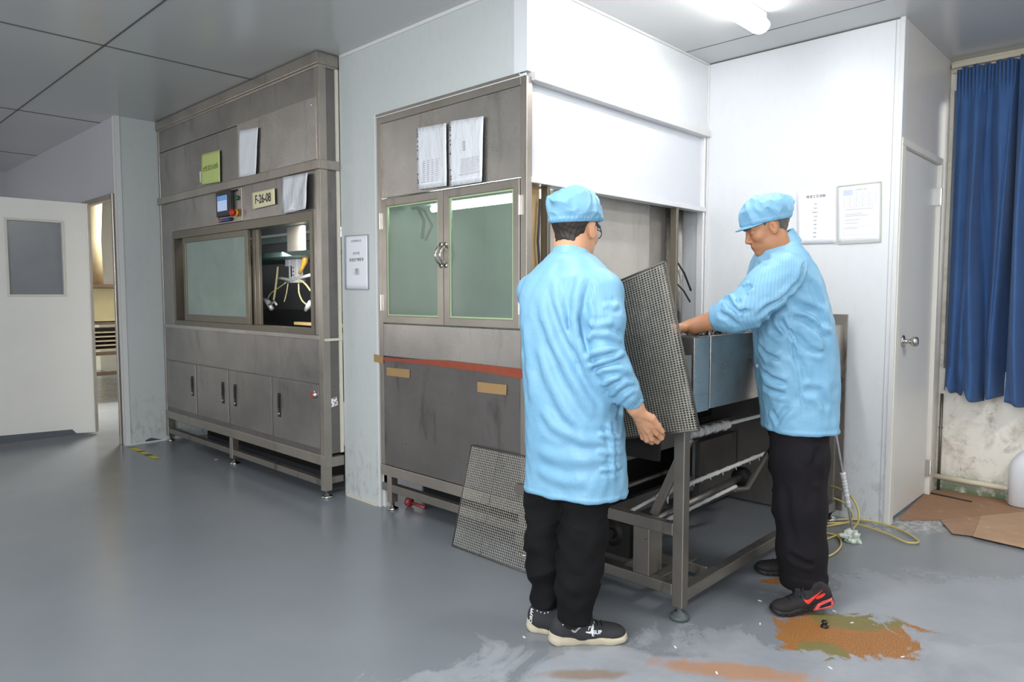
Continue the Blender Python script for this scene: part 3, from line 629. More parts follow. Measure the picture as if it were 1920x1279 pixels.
mb = MB(); mb.box((XF+.002, ya+.036, .895), (XF+.02, yb-.036, 1.08)); p2('apron_panel', mb, M['steel_bright'], bevel=.002)
mb = MB(); mb.box((XF+.002, ya+.036, .262), (XF+.02, yb-.036, .89))
p2('lower_panel', mb, M['steel_dark'], bevel=.002)
mb = MB()
mb.prism([tuple(PX(x, y, XF-.004)) for x, y in ((716, 671), (840, 676), (985, 693), (986, 712), (900, 697), (800, 684), (716, 676))], (.003, 0, 0))
tp_ = p2('red_tape', mb, plain('rust_red_tape', '9a4a34', .5, 0, .2, 40))
mb = MB(); mb.prism([tuple(PX(x, y, XF-.005)) for x, y in ((701, 664), (718, 668), (718, 682), (701, 678))], (.002, 0, 0)); p2('tape_patch', mb, M['tape_b'])
for q in (((725, 689), (768, 693), (768, 709), (725, 704)), ((895, 716), (950, 722), (949, 741), (895, 735))):
    mb = MB(); mb.prism([tuple(PX(x, y, XF-.0015)) for x, y in q], (.001, 0, 0)); p2('tape_patch', mb, M['tape_b'])
mb = MB(); mb.box((XF-.0045, ya-.001, .20), (XF+.038, yb-.001, .26)); p2('bottom_beam', mb, M['steel_trim'], bevel=.002)
mb = MB(); mb.box((XF+.004, ya, .105), (XF+.044, yb, .15)); p2('lower_rail', mb, M['frame_dirty'], bevel=.002)
for y in (yb-.075, ya+.03):
    mb = MB(); mb.box((XF+.001, y-.022, .045), (XF+.045, y+.022, .198)); lg = p2('leg', mb, M['steel_trim'], bevel=.002)
    mb = MB(); mb.lathe((XF+.024, y, 0), (0, 0, 1), [(.034, 0), (.034, .008), (.026, .014), (.010, .02), (.009, .046)], 20); build('levelling_foot', mb, M['chrome'], lg, smooth=True)
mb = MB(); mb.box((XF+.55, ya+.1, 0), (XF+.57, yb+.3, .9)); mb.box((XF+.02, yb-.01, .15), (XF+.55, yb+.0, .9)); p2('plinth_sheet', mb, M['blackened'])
M['lining'] = plain('greenish_lining', 'a5a8a2', .5, 0, .2, 3)
mb = MB(); mb.box((XF+.85, ya+.16, .9), (XF+.87, yb, 2.25)); mb.box((XF+.03, yb-.012, .9), (XF+.87, yb, 2.25)); mb.box((XF+.03, ya+.03, .88), (XF+.87, yb, .9)); mb.box((XF+.03, ya+.03, 1.9), (XF+.87, yb, 1.92))
p2('inner_lining', mb, M['lining'])
mb = MB(); mb.tube([(XF+.2, 3.3, 1.75), (XF+.16, 3.2, 1.74), (XF+.14, 3.12, 1.66), (XF+.14, 3.14, 1.56)], .01, 8); mb.tube([(XF+.2, 3.25, 1.75), (XF+.16, 3.14, 1.72), (XF+.14, 3.05, 1.63), (XF+.14, 3.11, 1.55)], .008, 8)
p2('inner_hose', mb, M['rubber'], smooth=True)
mb = MB(); mb.box((XF+.25, ya+.10, 1.77), (XF+.31, ya+.13+.95, 1.80)); lt = tag(build('booth_lamp', mb, M['white_trim']), 'lit tube lamp under the roof behind the green glass doors', 'lamp')
m = NT('booth_tube'); m.b.inputs['Emission Color'].default_value = (.86, 1, .93, 1); m.b.inputs['Emission Strength'].default_value = 22; M['booth_tube'] = m.mat
mb = MB(); mb.cyl((XF+.28, ya+.12, 1.745), (XF+.28, ya+1.0, 1.745), .019); build('tube', mb, M['booth_tube'], lt, smooth=True)
# booth side towards the conveyor (plane Y = Y0)
mb = MB(); mb.box((XF+.03, Y0-.028, 2.222), (XR-.0, Y0+.04, 2.262)); p2('upper_ledge', mb, M['white_trim'], bevel=.003)
mb = MB(); mb.box((XF+.034, Y0+.025, 1.79), (XR-.03, Y0+.045, 2.222));
p2('side_upper_panel', mb, plain('white_painted_sheet', 'd3d6dc', .3, 0, .04, 3), bevel=.002)
mb = MB(); mb.box((XF+.03, Y0-.012, 1.762), (XR-.02, Y0+.05, 1.792)); p2('side_rail', mb, M['alum_bright'], bevel=.003)
for x0, x1 in ((2.566, 2.586), (3.74, 3.762), (XR-.035, XR-.013)):
    mb = MB(); mb.box((x0, Y0, .9), (x1, Y0+.045, 1.79 if x1 < 4 else 2.24)); p2('side_post', mb, M['alum'] if x1 < 4 else M['alum_bright'], bevel=.002)
M['misty'] = steel('fogged_sheet', 'cbc5bd', .5, .4, '8a8278', metal=.15)
mb = MB(); mb.box((2.66, Y0+.14, .8), (3.665, Y0+.15, 1.79)); p2('side_lining', mb, M['misty'], bevel=.004)
mb = MB(); mb.box((3.665, Y0+.2, .8), (4.05, Y0+.21, 1.79)); p2('side_lining', mb, M['misty'])
mb = MB(); mb.cyl((3.93, Y0+.13, .85), (3.93, Y0+.13, 1.79), .055, 24); p2('duct', mb, M['steel_bright'], smooth=True)
mb = MB(); mb.tube([(3.86, Y0+.06, 1.44), (3.92, Y0+.05, 1.38), (3.99, Y0+.04, 1.27)], .006, 8); mb.tube([(3.8, Y0+.05, 1.33), (3.9, Y0+.04, 1.27), (3.98, Y0+.04, 1.20)], .005, 8); p2('inner_cable', mb, M['rubber'], smooth=True)
mb = MB(); mb.box((2.50, Y0+.05, .8), (2.56, Y0+.06, 1.785)); mb.box((2.455, Y0+.06, .8), (2.53, Y0+.065, 1.785)); p2('cardboard_strip', mb, plain('pale_card', 'c9ab7c', .7, 0, .12, 9))
mb = MB(); mb.tube([(2.545, Y0+.03, 1.7), (2.53, Y0+.03, 1.5), (2.545, Y0+.03, 1.35), (2.53, Y0+.03, 1.1), (2.52, Y0+.03, .9)], .006, 8); p2('inner_cable', mb, M['rubber'], smooth=True)
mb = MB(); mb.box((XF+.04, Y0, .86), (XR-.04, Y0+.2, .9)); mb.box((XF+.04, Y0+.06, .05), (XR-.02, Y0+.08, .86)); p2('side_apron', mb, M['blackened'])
# documents on the booth
for i, q in enumerate((((781, 241), (838, 231), (840, 349), (783, 356)), ((842, 228), (908, 218), (906, 341), (843, 350)))):
    o, P = paper('document_sleeve', q, XW, M['film'], ('plastic sleeve with a ruled form, left one of the pair on the booth', 'plastic sleeve with a printed page, right one of the pair on the booth')[i], 'document', curl=.008, off=.006)
    mb = MB(); Y = lambda u: (1-u)*P[0][1]+u*P[1][1]; Z = lambda v: (1-v)*P[0][2]+v*P[3][2]
    xx = XW-.010
    if i == 0:
        for r in range(11): 
            for k in range(5): mb.box((xx-.002, Y(.22+.14*k), Z(.56+.033*r)), (xx-.0015, Y(.22+.14*k+.09), Z(.56+.033*r)-.0016))
        mb.box((xx-.002, Y(.85), Z(.12)), (xx-.0015, Y(.855), Z(.5)))
    else:
        for r in range(9): mb.box((xx-.006, Y(.36), Z(.62+.025*r)), (xx-.0055, Y(.9), Z(.62+.025*r)-.001))
        for r in range(5): mb.box((xx-.004, Y(.42), Z(.36+.03*r)), (xx-.0035, Y(.5), Z(.36+.03*r)-.003))
        mb.box((xx-.006, Y(.3), Z(.85)), (xx-.0055, Y(.92), Z(.85)-.0015))
    build('print_lines', mb, M['ink_light'], o)
    for v in (.1, .14, .22, .3, .36, .5, .75, .85, .89):
        mb = MB(); mb.lathe((XW-.009, Y(.05), Z(v)), (-1, 0, 0), [(.005, 0), (.005, .001), (0, .0011)], 10); build('binder_hole', mb, M['steel_dark'], o)
o, P = paper('wall_notice', [(647, 443), (690, 440), (691, 543), (648, 542)], XW, M['paper'], 'white notice with Chinese lettering on the wall strip between the two machines', off=.003)
mb = MB(); P4 = P
for a, b in ((0, 1), (1, 2), (2, 3), (3, 0)): mb.beam(tuple(P[a]-[.002, 0, 0]), tuple(P[b]-[.002, 0, 0]), .004, .004, (1, 0, 0))
build('sleeve_edge', mb, plain('grey_sleeve', '8d91a2', .4), o)
cy = (P[0][1]+P[1][1])/2; zt, zb = P[0][2], P[3][2]; hh = zt-zb; tx = XW-.0062
for s, sz, v, mt in (('安全管理办公室', .015, .11, 'ink_light'), ('2022年度', .018, .34, 'ink_light'), ('安全生产责任书', .021, .46, 'ink'), ('一 编制人', .015, .64, 'ink_light'), ('二 审核人', .015, .68, 'ink_light'), ('三 批准人', .015, .72, 'ink_light')):
    text('lettering', s, sz, (tx, cy, zt-v*hh), uY, (0, 0, 1), M[mt], o)
# papers on the right wall
o, P = paper('process_notice', [(1494, 359), (1568, 349), (1568, 457), (1495, 459)], XR, M['paper'], 'white process sheet with a Chinese heading on the wall behind the right worker', off=.002)
cy = (P[0][1]+P[1][1])/2; zt, hh = P[0][2], P[0][2]-P[3][2]; tx = XR-.0045
text('heading', '喷漆工艺流程', .018, (tx, cy, zt-.13*hh), uY, (0, 0, 1), M['ink'], o)
for i, s in enumerate(('来料', '检查', '静电除尘', '上挂具', '喷漆', '烘烤', '下料', '检验', '包装')): text('flow_step', s, .0085, (tx, cy, zt-(.27+.075*i)*hh), uY, (0, 0, 1), M['ink_light'], o)
o, P = paper('inspection_sheet', [(1571, 350), (1652, 341), (1651, 453), (1571, 457)], XR, M['paper'], 'form in a clear pocket with a grey border, nearer the wall corner', off=.003)
mb = MB()
for a, b in ((0, 1), (1, 2), (2, 3), (3, 0)): mb.beam(tuple(P[a]-[.002, 0, 0]), tuple(P[b]-[.002, 0, 0]), .006, .005, (1, 0, 0))
build('sleeve_edge', mb, plain('pale_sleeve', 'b9bcae', .4), o)
mb = MB(); Yf = lambda u: (1-u)*P[0][1]+u*P[1][1]; Zf = lambda v: (1-v)*((P[0][2]+P[1][2])/2)+v*(P[3][2]); tx = XR-.0055
def hl(u0, u1, v, t=.0008): mb.box((tx-.0003, Yf(u0), Zf(v)), (tx, Yf(u1), Zf(v)-t))
def vl(u, v0, v1, t=.0007): mb.box((tx-.0003, Yf(u), Zf(v0)), (tx, Yf(u)-t, Zf(v1)))
for r in range(9): hl(.15, .9, .14+.03*r)
for k in range(6): vl(.15+.15*k, .14, .38)
for v, u1 in ((.42, .85), (.50, .6), (.53, .75), (.60, .55), (.655, .5), (.74, .5)): hl(.2, u1, v, .002)
hl(.17, .9, .72); hl(.17, .9, .86); vl(.17, .72, .86); vl(.9, .72, .86); build('print_lines', mb, M['ink_light'], o)
text('lettering', '产品检验记录表', .009, (tx, Yf(.55), Zf(.09)), uY, (0, 0, 1), M['ink_light'], o)
mb = MB(); mb.box((tx-.0004, Yf(.14), Zf(.08)), (tx, Yf(.36), Zf(.17))); build('blue_stamp', mb, plain('pale_blue_stamp', 'c4cdea', .6), o)
# ================================================================== sculpting tools: signed distance fields meshed with surface nets
def surface_nets(f, lo, hi, res):
    lo, hi = np.array(lo, float), np.array(hi, float); n = np.ceil((hi-lo)/res).astype(int)+1
    ax = [lo[i]+res*np.arange(n[i]) for i in range(3)]
    G = np.empty(n, np.float32)
    for i in range(0, n[0], 24):
        X, Y, Z = np.meshgrid(ax[0][i:i+24], ax[1], ax[2], indexing='ij')
        G[i:i+24] = f(np.stack([X.ravel(), Y.ravel(), Z.ravel()], 1)).reshape(X.shape)
    neg = G < 0; c = [neg[a:n[0]-1+a, b:n[1]-1+b, c_:n[2]-1+c_] for a in (0, 1) for b in (0, 1) for c_ in (0, 1)]
    cnt = sum(q.astype(np.int8) for q in c); cell = (cnt > 0) & (cnt < 8)
    idx = -np.ones(cell.shape, np.int64); ci = np.argwhere(cell); idx[tuple(ci.T)] = np.arange(len(ci))
    acc = np.zeros((len(ci), 3)); num = np.zeros(len(ci)); off = np.array([(a, b, c_) for a in (0, 1) for b in (0, 1) for c_ in (0, 1)])
    for i in range(8):
        for j in range(i+1, 8):
            if np.abs(off[i]-off[j]).sum() != 1: continue
            p, q = ci+off[i], ci+off[j]; a, b = G[tuple(p.T)], G[tuple(q.T)]; m = (a < 0) != (b < 0)
            t = a[m]/(a[m]-b[m]); acc[m] += p[m]+(q[m]-p[m])*t[:, None]; num[m] += 1
    V = lo+res*(acc/num[:, None]); F_ = []
    for axn in range(3):
        u, v = [(1, 2), (2, 0), (0, 1)][axn]; sl0 = [slice(None)]*3; sl1 = [slice(None)]*3; sl0[axn] = slice(0, -1); sl1[axn] = slice(1, None)
        ed = np.argwhere(neg[tuple(sl0)] != neg[tuple(sl1)])
        ed = ed[(ed[:, u] > 0) & (ed[:, v] > 0) & (ed[:, u] < n[u]-1) & (ed[:, v] < n[v]-1)]
        du = np.zeros(3, int); du[u] = 1; dv = np.zeros(3, int); dv[v] = 1
        q = np.stack([idx[tuple((ed-du-dv).T)], idx[tuple((ed-dv).T)], idx[tuple(ed.T)], idx[tuple((ed-du).T)]], 1)
        flip = ~neg[tuple(ed.T)]; q[flip] = q[flip][:, ::-1]; F_.append(q)
    return V, np.concatenate(F_)
def length(q): return np.sqrt((q*q).sum(1))
def ell(P, c, r, R=None):
    q = P-np.array(c)
    if R is not None: q = q@np.array(R).T
    r = np.array(r, float); k0 = length(q/r); k1 = length(q/(r*r)); return k0*(k0-1)/np.maximum(k1, 1e-6)
def cone(P, a, b, ra, rb):
    a, b = np.array(a, float), np.array(b, float); d = b-a; t = np.clip(((P-a)@d)/(d@d), 0, 1); return length(P-a-t[:, None]*d)-(ra+(rb-ra)*t)
def smin(a, b, k):
    h = np.clip(.5+.5*(b-a)/k, 0, 1); return b+(a-b)*h-k*h*(1-h)
def smax(a, b, k): return -smin(-a, -b, k)
def chain(P, pts, rad, k=.02):
    d = None
    for i in range(len(pts)-1):
        e = cone(P, pts[i], pts[i+1], rad[i], rad[i+1]); d = e if d is None else smin(d, e, k)
    return d
_rs = np.random.RandomState(5); _K = _rs.randn(4, 14, 3); _K /= np.linalg.norm(_K, axis=2)[:, :, None]; _PH = _rs.rand(4, 14)*6.28
def wav(P, freq, s=0, n=7):
    o = np.zeros(len(P))
    for i in range(n): o += np.sin((P@_K[s, i])*freq*(1+.18*i)+_PH[s, i]+.9*np.sin((P@_K[s, i+1 if i < 13 else 0])*freq*.5+_PH[s, i]))
    return o/n**.5*.7
def ridge(P, freq, s=0): return 1-2*np.abs(np.clip(wav(P, freq, s), -1, 1))
def rows(f_, u_, n_): return np.array([f_, u_, n_], float)          # world -> local rotation
DR = lambda deg: (math.cos(math.radians(deg))*WV+math.sin(math.radians(deg))*cR)   # heading: 0 away from the camera, 90 to its right
def raycast(f, px, py, d0, d1, n=260):
    r = ray(px, py); r = r/(r@WV); t = np.linspace(d0, d1, n); Q = C0+t[:, None]*r; v = f(Q); k = np.argmax(v < 0)
    return Q[k] if v[k] < 0 else None
def creases(f, lst, d0, d1):
    """fold lines given along the cloth; found on the surface, kept as 3D polylines"""
    out = []
    for pts, w, amp in lst:
        q = [raycast(f, x, y, d0, d1) for x, y in pts]; q = [p for p in q if p is not None]
        if len(q) > 1: out.append((q, w*1.25, amp))
    return out
def apply_creases(P, cr):
    o = np.zeros(len(P))
    for q, w, amp in cr:
        lo = np.min(q, 0)-w*3; hi = np.max(q, 0)+w*3; m = ((P > lo) & (P < hi)).all(1)
        if not m.any(): continue
        Pm = P[m]; best = np.full(len(Pm), 9.); L = sum(np.linalg.norm(q[i+1]-q[i]) for i in range(len(q)-1)); s0 = 0; sb = np.zeros(len(Pm))
        for i in range(len(q)-1):
            d = q[i+1]-q[i]; l = np.linalg.norm(d)+1e-9; t = np.clip(((Pm-q[i])@d)/(l*l), 0, 1); dd = length(Pm-q[i]-t[:, None]*d)
            k = dd < best; best[k] = dd[k]; sb[k] = (s0+t[k]*l)/L; s0 += l
        fade = np.clip(np.minimum(sb, 1-sb)*5, 0, 1); g = np.exp(-(best/w)**2)-.5*np.exp(-((best-1.9*w)/w)**2)
        o[m] += amp*g*fade*fade*(3-2*fade)
    return .012*np.tanh(o/.012)
def sdfmesh(name, parts, mats, parent, attr=None, loc=None, smooth_it=1):
    """parts: list of (f, lo, hi, res); joined into ONE mesh"""
    Vs, Fs, b = [], [], 0
    for f, lo, hi, res in parts:
        V, F_ = surface_nets(f, lo, hi, res)
        e = res*.5                                   # settle the vertices on the surface
        for _ in range(2):
            d = f(V); g = np.stack([f(V+e*np.eye(3)[k])-f(V-e*np.eye(3)[k]) for k in range(3)], 1)/(2*e); g2 = (g*g).sum(1); V = V-g*(np.clip(d, -res, res)/np.maximum(g2, .2))[:, None]*.8
        Vs.append(V); Fs.append(F_+b); b += len(V)
    V, F_ = np.concatenate(Vs), np.concatenate(Fs)
    if loc is None: loc = np.array([V[:, 0].mean(), V[:, 1].mean(), V[:, 2].min()])
    me = bpy.data.meshes.new(name); me.vertices.add(len(V)); me.vertices.foreach_set('co', (V-loc).astype(np.float32).ravel())
    me.loops.add(len(F_)*4); me.loops.foreach_set('vertex_index', F_.astype(np.int32).ravel()); me.polygons.add(len(F_))
    me.polygons.foreach_set('loop_start', np.arange(0, len(F_)*4, 4, dtype=np.int32)); me.polygons.foreach_set('loop_total', np.full(len(F_), 4, np.int32))
    me.polygons.foreach_set('use_smooth', np.ones(len(F_), bool)); me.update(calc_edges=True); me.validate()
    if not isinstance(mats, (list, tuple)): mats = [mats]
    for m in mats: me.materials.append(m)
    if attr:
        for k, fn in attr.items():
            val = fn(V); a = me.attributes.new(k, 'FLOAT' if val.ndim == 1 else 'FLOAT_VECTOR', 'POINT')
            a.data.foreach_set('value' if val.ndim == 1 else 'vector', val.astype(np.float32).ravel())
    o = bpy.data.objects.new(name, me); COL.objects.link(o)
    if parent is not None: o.parent = parent; o.location = Vector(loc)-worldloc(parent)
    else: o.location = Vector(loc)
    return o
# ------------------------------------------------------------------ cloth and skin materials
def attrnode(m, name):
    a = m.node('ShaderNodeAttribute'); a.attribute_name = name; return a
def coat_mat(name):
    m = NT(name); s = attrnode(m, 'stripe'); n = m.noise(7, 5, .6); fz = m.noise(4, 4, .6, m.coord((1, 1, .6)))
    w = m.math('SINE', m.math('MULTIPLY', s.outputs['Fac'], 2*math.pi/.0065))
    ln = m.ramp(m.math('MULTIPLY_ADD', w, .5, .5), [(.68, 0.0), (.98, 1.0)])
    base = m.mix(fz, hexc('699fc0'), hexc('8cb8d2')); base = m.mix(m.math('MULTIPLY', ln, .26), base, hexc('4a7fa6'))
    m.set(Base_Color=base, Roughness=.45); m.b.inputs['Specular IOR Level'].default_value = .35
    m.bump(m.math('ADD', n, m.math('MULTIPLY', m.noise(36, 4, .6), .45)), .5, .009); return m.mat
M['coat'] = coat_mat('striped_antistatic_cloth')
def skin_mat(name, a, b, lipz='8f5549'):
    m = NT(name); n = m.noise(14, 4, .6); t = attrnode(m, 'tint')
    base = m.mix(n, hexc(a), hexc(b)); base = m.mix(m.ramp(t.outputs['Fac'], [(.0, 0.0), (1.0, 1.0)]), base, hexc(lipz))
    m.set(Base_Color=base, Roughness=.5, Subsurface_Weight=.08); m.b.inputs['Subsurface Radius'].default_value = (.01, .004, .002)
    m.b.inputs['Specular IOR Level'].default_value = .4; m.bump(m.noise(120, 4, .6), .12, .001); return m.mat
M['skin_a'] = skin_mat('skin_fair', 'c08a68', 'd3a07e'); M['skin_b'] = skin_mat('skin_tanned', 'a06c4c', 'b98663')
def hair_mat(name, col, grey):
    m = NT(name); n = m.noise(260, 3, .6, m.coord((1, 1, .25))); m.set(Base_Color=m.mix(n, hexc(col), hexc(grey)), Roughness=.55); m.bump(n, .6, .003); return m.mat
M['hair_a'] = hair_mat('black_hair', '17130f', '3a3029'); M['hair_b'] = hair_mat('greying_hair', '2b2826', '6b645e')
def trouser_mat(name, c1, c2):
    m = NT(name); n = m.noise(260, 2, .5); m.set(Base_Color=m.mix(m.noise(6, 5, .6), hexc(c1), hexc(c2)), Roughness=.85); m.b.inputs['Specular IOR Level'].default_value = .2
    m.bump(n, .3, .001); return m.mat
M['trouser_a'] = trouser_mat('black_knit', '0b0b0c', '141415'); M['trouser_b'] = trouser_mat('charcoal_twill', '121013', '1c191e')
# ------------------------------------------------------------------ the head (local: x to the face, y to the left ear, z up)
def head_sdf(q):
    d = ell(q, (-.014, 0, .036), (.097, .077, .086))
    d = smin(d, ell(q, (.026, 0, -.024), (.062, .061, .084)), .03)
    d = smin(d, ell(q, (.036, 0, -.076), (.047, .052, .038)), .028); d = smin(d, ell(q, (.004, 0, -.085), (.050, .054, .040)), .03)
    y = np.abs(q[:, 1]); s = np.stack([q[:, 0], y, q[:, 2]], 1)
    d = smin(d, ell(s, (-.0, .045, -.052), (.045, .018, .036)), .022)        # jaw corner
    d = smin(d, ell(s, (.062, .038, -.022), (.022, .020, .018)), .024)       # cheekbone
    d = smin(d, cone(s, (.086, .0, .030), (.074, .044, .026), .008, .008), .014)
    d = smax(d, -ell(s, (.100, .031, .008), (.018, .017, .012)), .010)       # eye socket
    d = smin(d, ell(s, (.078, .031, .006), (.013, .016, .011)), .003)
    d = smax(d, -cone(s, (.092, .022, .004), (.088, .041, .005), .0012, .0012), .0015)
    d = smin(d, cone(q, (.084, 0, .016), (.104, 0, -.024), .008, .011), .009)  # nose
    d = smin(d, ell(s, (.096, .011, -.030), (.011, .008, .007)), .005)
    d = smin(d, ell(q, (.070, 0, -.056), (.024, .032, .026)), .02)
    d = smin(d, ell(q, (.0915, 0, -.0545), (.006, .019, .0055)), .006)
    d = smin(d, ell(q, (.0895, 0, -.0650), (.006, .017, .006)), .006)
    d = smax(d, -cone(s, (.0985, .0, -.0598), (.088, .022, -.0605), .0012, .0009), .002)
    d = smin(d, ell(q, (.074, 0, -.094), (.019, .025, .017)), .018)          # chin
    d = smin(d, cone(q, (-.016, 0, -.060), (-.026, 0, -.150), .056, .058), .03)  # neck
    e = ell(s, (-.006, .078, -.006), (.019, .0085, .032), [[.97, .22, .1], [-.2, .97, 0], [-.1, 0, 1]])
    e = smax(e, -ell(s, (-.001, .090, -.002), (.0105, .0105, .020)), .003); e = smin(e, ell(s, (.009, .080, -.008), (.005, .004, .007)), .003); e = smin(e, cone(s, (-.007, .0835, .012), (-.007, .0835, -.016), .0022, .002), .003); e = smin(e, ell(s, (.002, .077, -.030), (.009, .006, .009)), .006)
    d = smin(d, e, .005)
    return d
def head_tint(q):
    lips = .8*np.exp(-((q[:, 0]-.095)/.010)**2-(q[:, 1]/.017)**4-((q[:, 2]+.060)/.007)**4)
    eye = np.exp(-((q[:, 0]-.09)/.012)**2-((np.abs(q[:, 1])-.031)/.014)**2-((q[:, 2]-.006)/.005)**2)*.7
    return np.clip(lips+eye, 0, 1)
def local(c, R, s=1.0): return lambda P: (P-np.array(c))@np.array(R, float).T/s
def headframe(yaw, pitch, roll=0):
    f = Vector(DR(yaw)); up = Vector((0, 0, 1)); l = up.cross(f).normalized(); q = Matrix.Rotation(math.radians(pitch), 3, l); f = q@f; u = q@up
    r = Matrix.Rotation(math.radians(roll), 3, f); return np.array([f, r@l, r@u])     # rows: face, left, up
# ------------------------------------------------------------------ hand with palm, thumb and four fingers given by joints
def hand_sdf(P, wrist, knuckles, fingers, thumb, rw=.028, rk=.0125, rf=(.0105, .0095, .0078)):
    d = None; wrist = np.array(wrist)
    for k in knuckles:
        k = np.array(k); m_ = wrist+(k-wrist)*.12
        e = cone(P, m_, k, rw*.62, rk); d = e if d is None else smin(d, e, .012)
    d = smin(d, cone(P, wrist-(sum(np.array(k) for k in knuckles)/4-wrist)*.1, wrist+(sum(np.array(k) for k in knuckles)/4-wrist)*.35, rw*.86, rw*.72), .014)
    for k, fg in zip(knuckles, fingers): 
        e = chain(P, [k]+list(fg), [rk*.92, rf[0], rf[1], rf[2]], .004); d = smin(d, e, .004)
    return smin(d, chain(P, thumb, [.017, .0135, .0115, .0085][:len(thumb)], .006), .007)
# ------------------------------------------------------------------ lofted torso field
def torso_sdf(levels, R):
    """levels: (centre xyz, half width side, half depth front) bottom to top, R rows: front, left, up"""
    zs = np.array([l[0][2] for l in levels]); cx = np.array([l[0][0] for l in levels]); cy = np.array([l[0][1] for l in levels]); aa = np.array([l[1] for l in levels]); bb = np.array([l[2] for l in levels])
    f_, l_ = np.array(R[0][:2]), np.array(R[1][:2])
    f_ = f_/np.linalg.norm(f_); l_ = l_/np.linalg.norm(l_)
    def interp(z, v):
        i = np.clip(np.searchsorted(zs, z)-1, 0, len(zs)-2); t = np.clip((z-zs[i])/(zs[i+1]-zs[i]), 0, 1); p0, p1 = v[np.maximum(i-1, 0)], v[i]; p2, p3 = v[i+1], v[np.minimum(i+2, len(v)-1)]
        m1, m2 = (p2-p0)/2, (p3-p1)/2; t2, t3 = t*t, t*t*t
        return (2*t3-3*t2+1)*p1+(t3-2*t2+t)*m1+(-2*t3+3*t2)*p2+(t3-t2)*m2
    def f(P):
        z = P[:, 2]; x = P[:, 0]-interp(z, cx); y = P[:, 1]-interp(z, cy); a, b = interp(z, aa), interp(z, bb)
        u = np.abs((x*l_[0]+y*l_[1])/a); w = np.abs((x*f_[0]+y*f_[1])/b); k = (u**2.5+w**2.5)**.4
        d = (k-1)*np.minimum(a, b)*.95
        d = smax(d, zs[0]-z, .004); return smax(d, z-zs[-1], .02)
    return f
# ------------------------------------------------------------------ shoes (local: x heel to toe, y to the left, z up)
def shoe_sole(q, sg, runner):
    x, y, z = q[:, 0], q[:, 1], q[:, 2]; t = x/.285
    c = sg*-.007*np.sin(np.clip(t, 0, 1)*3.0)*np.clip(t*1.4, 0, 1)
    w = .034+.0125*np.clip((t-.35)/.35, 0, 1)**1.2-.003*np.exp(-((t-.42)/.12)**2)
    body = length(np.stack([x-np.clip(x, .040, .240), (y-c)*(.040/w), 0*x], 1))-.040
    h = (.036-.012*np.clip((t-.1)/.6, 0, 1)) if runner else (.034-.012*np.clip((t-.2)/.6, 0, 1))
    up = .014*np.clip((t-.74)/.26, 0, 1)**2+.006*np.clip((.08-t)/.08, 0, 1)
    fl = .003*np.sin(np.clip(z/.03, 0, 1)*3.1)+(.0022*np.sin(x*95+z*60) if runner else .0016*np.sign(np.sin(x*240))*(z < .010))
    wave = .005*np.sin(x*38+.6)*(1 if runner else .4)
    return smax(smax(body-fl, z-h-up-wave*.6, .005), up-z, .004)
def shoe_upper(q, sg):
    x, y, z = q[:, 0], q[:, 1], q[:, 2]; c = sg*-.007*np.sin(np.clip(x/.285, 0, 1)*3.0); p = np.stack([x, y-c, z], 1)
    d = ell(p, (.046, 0, .050), (.045, .034, .056)); d = smin(d, cone(p, (.054, 0, .055), (.066, 0, .098), .035, .036), .018)
    d = smin(d, ell(p, (.100, 0, .046), (.062, .037, .050)), .025); d = smin(d, ell(p, (.160, 0, .032), (.070, .042, .036)), .03)
    d = smin(d, ell(p, (.222, sg*.002, .030), (.056, .043, .030)), .02); d = smin(d, ell(p, (.118, 0, .078), (.042, .020, .017), [[.93, 0, .37], [0, 1, 0], [-.37, 0, .93]]), .012)
    d = smax(d, -ell(p, (.070, 0, .128), (.036, .026, .030)), .006)
    return smax(d, .016-z, .003)
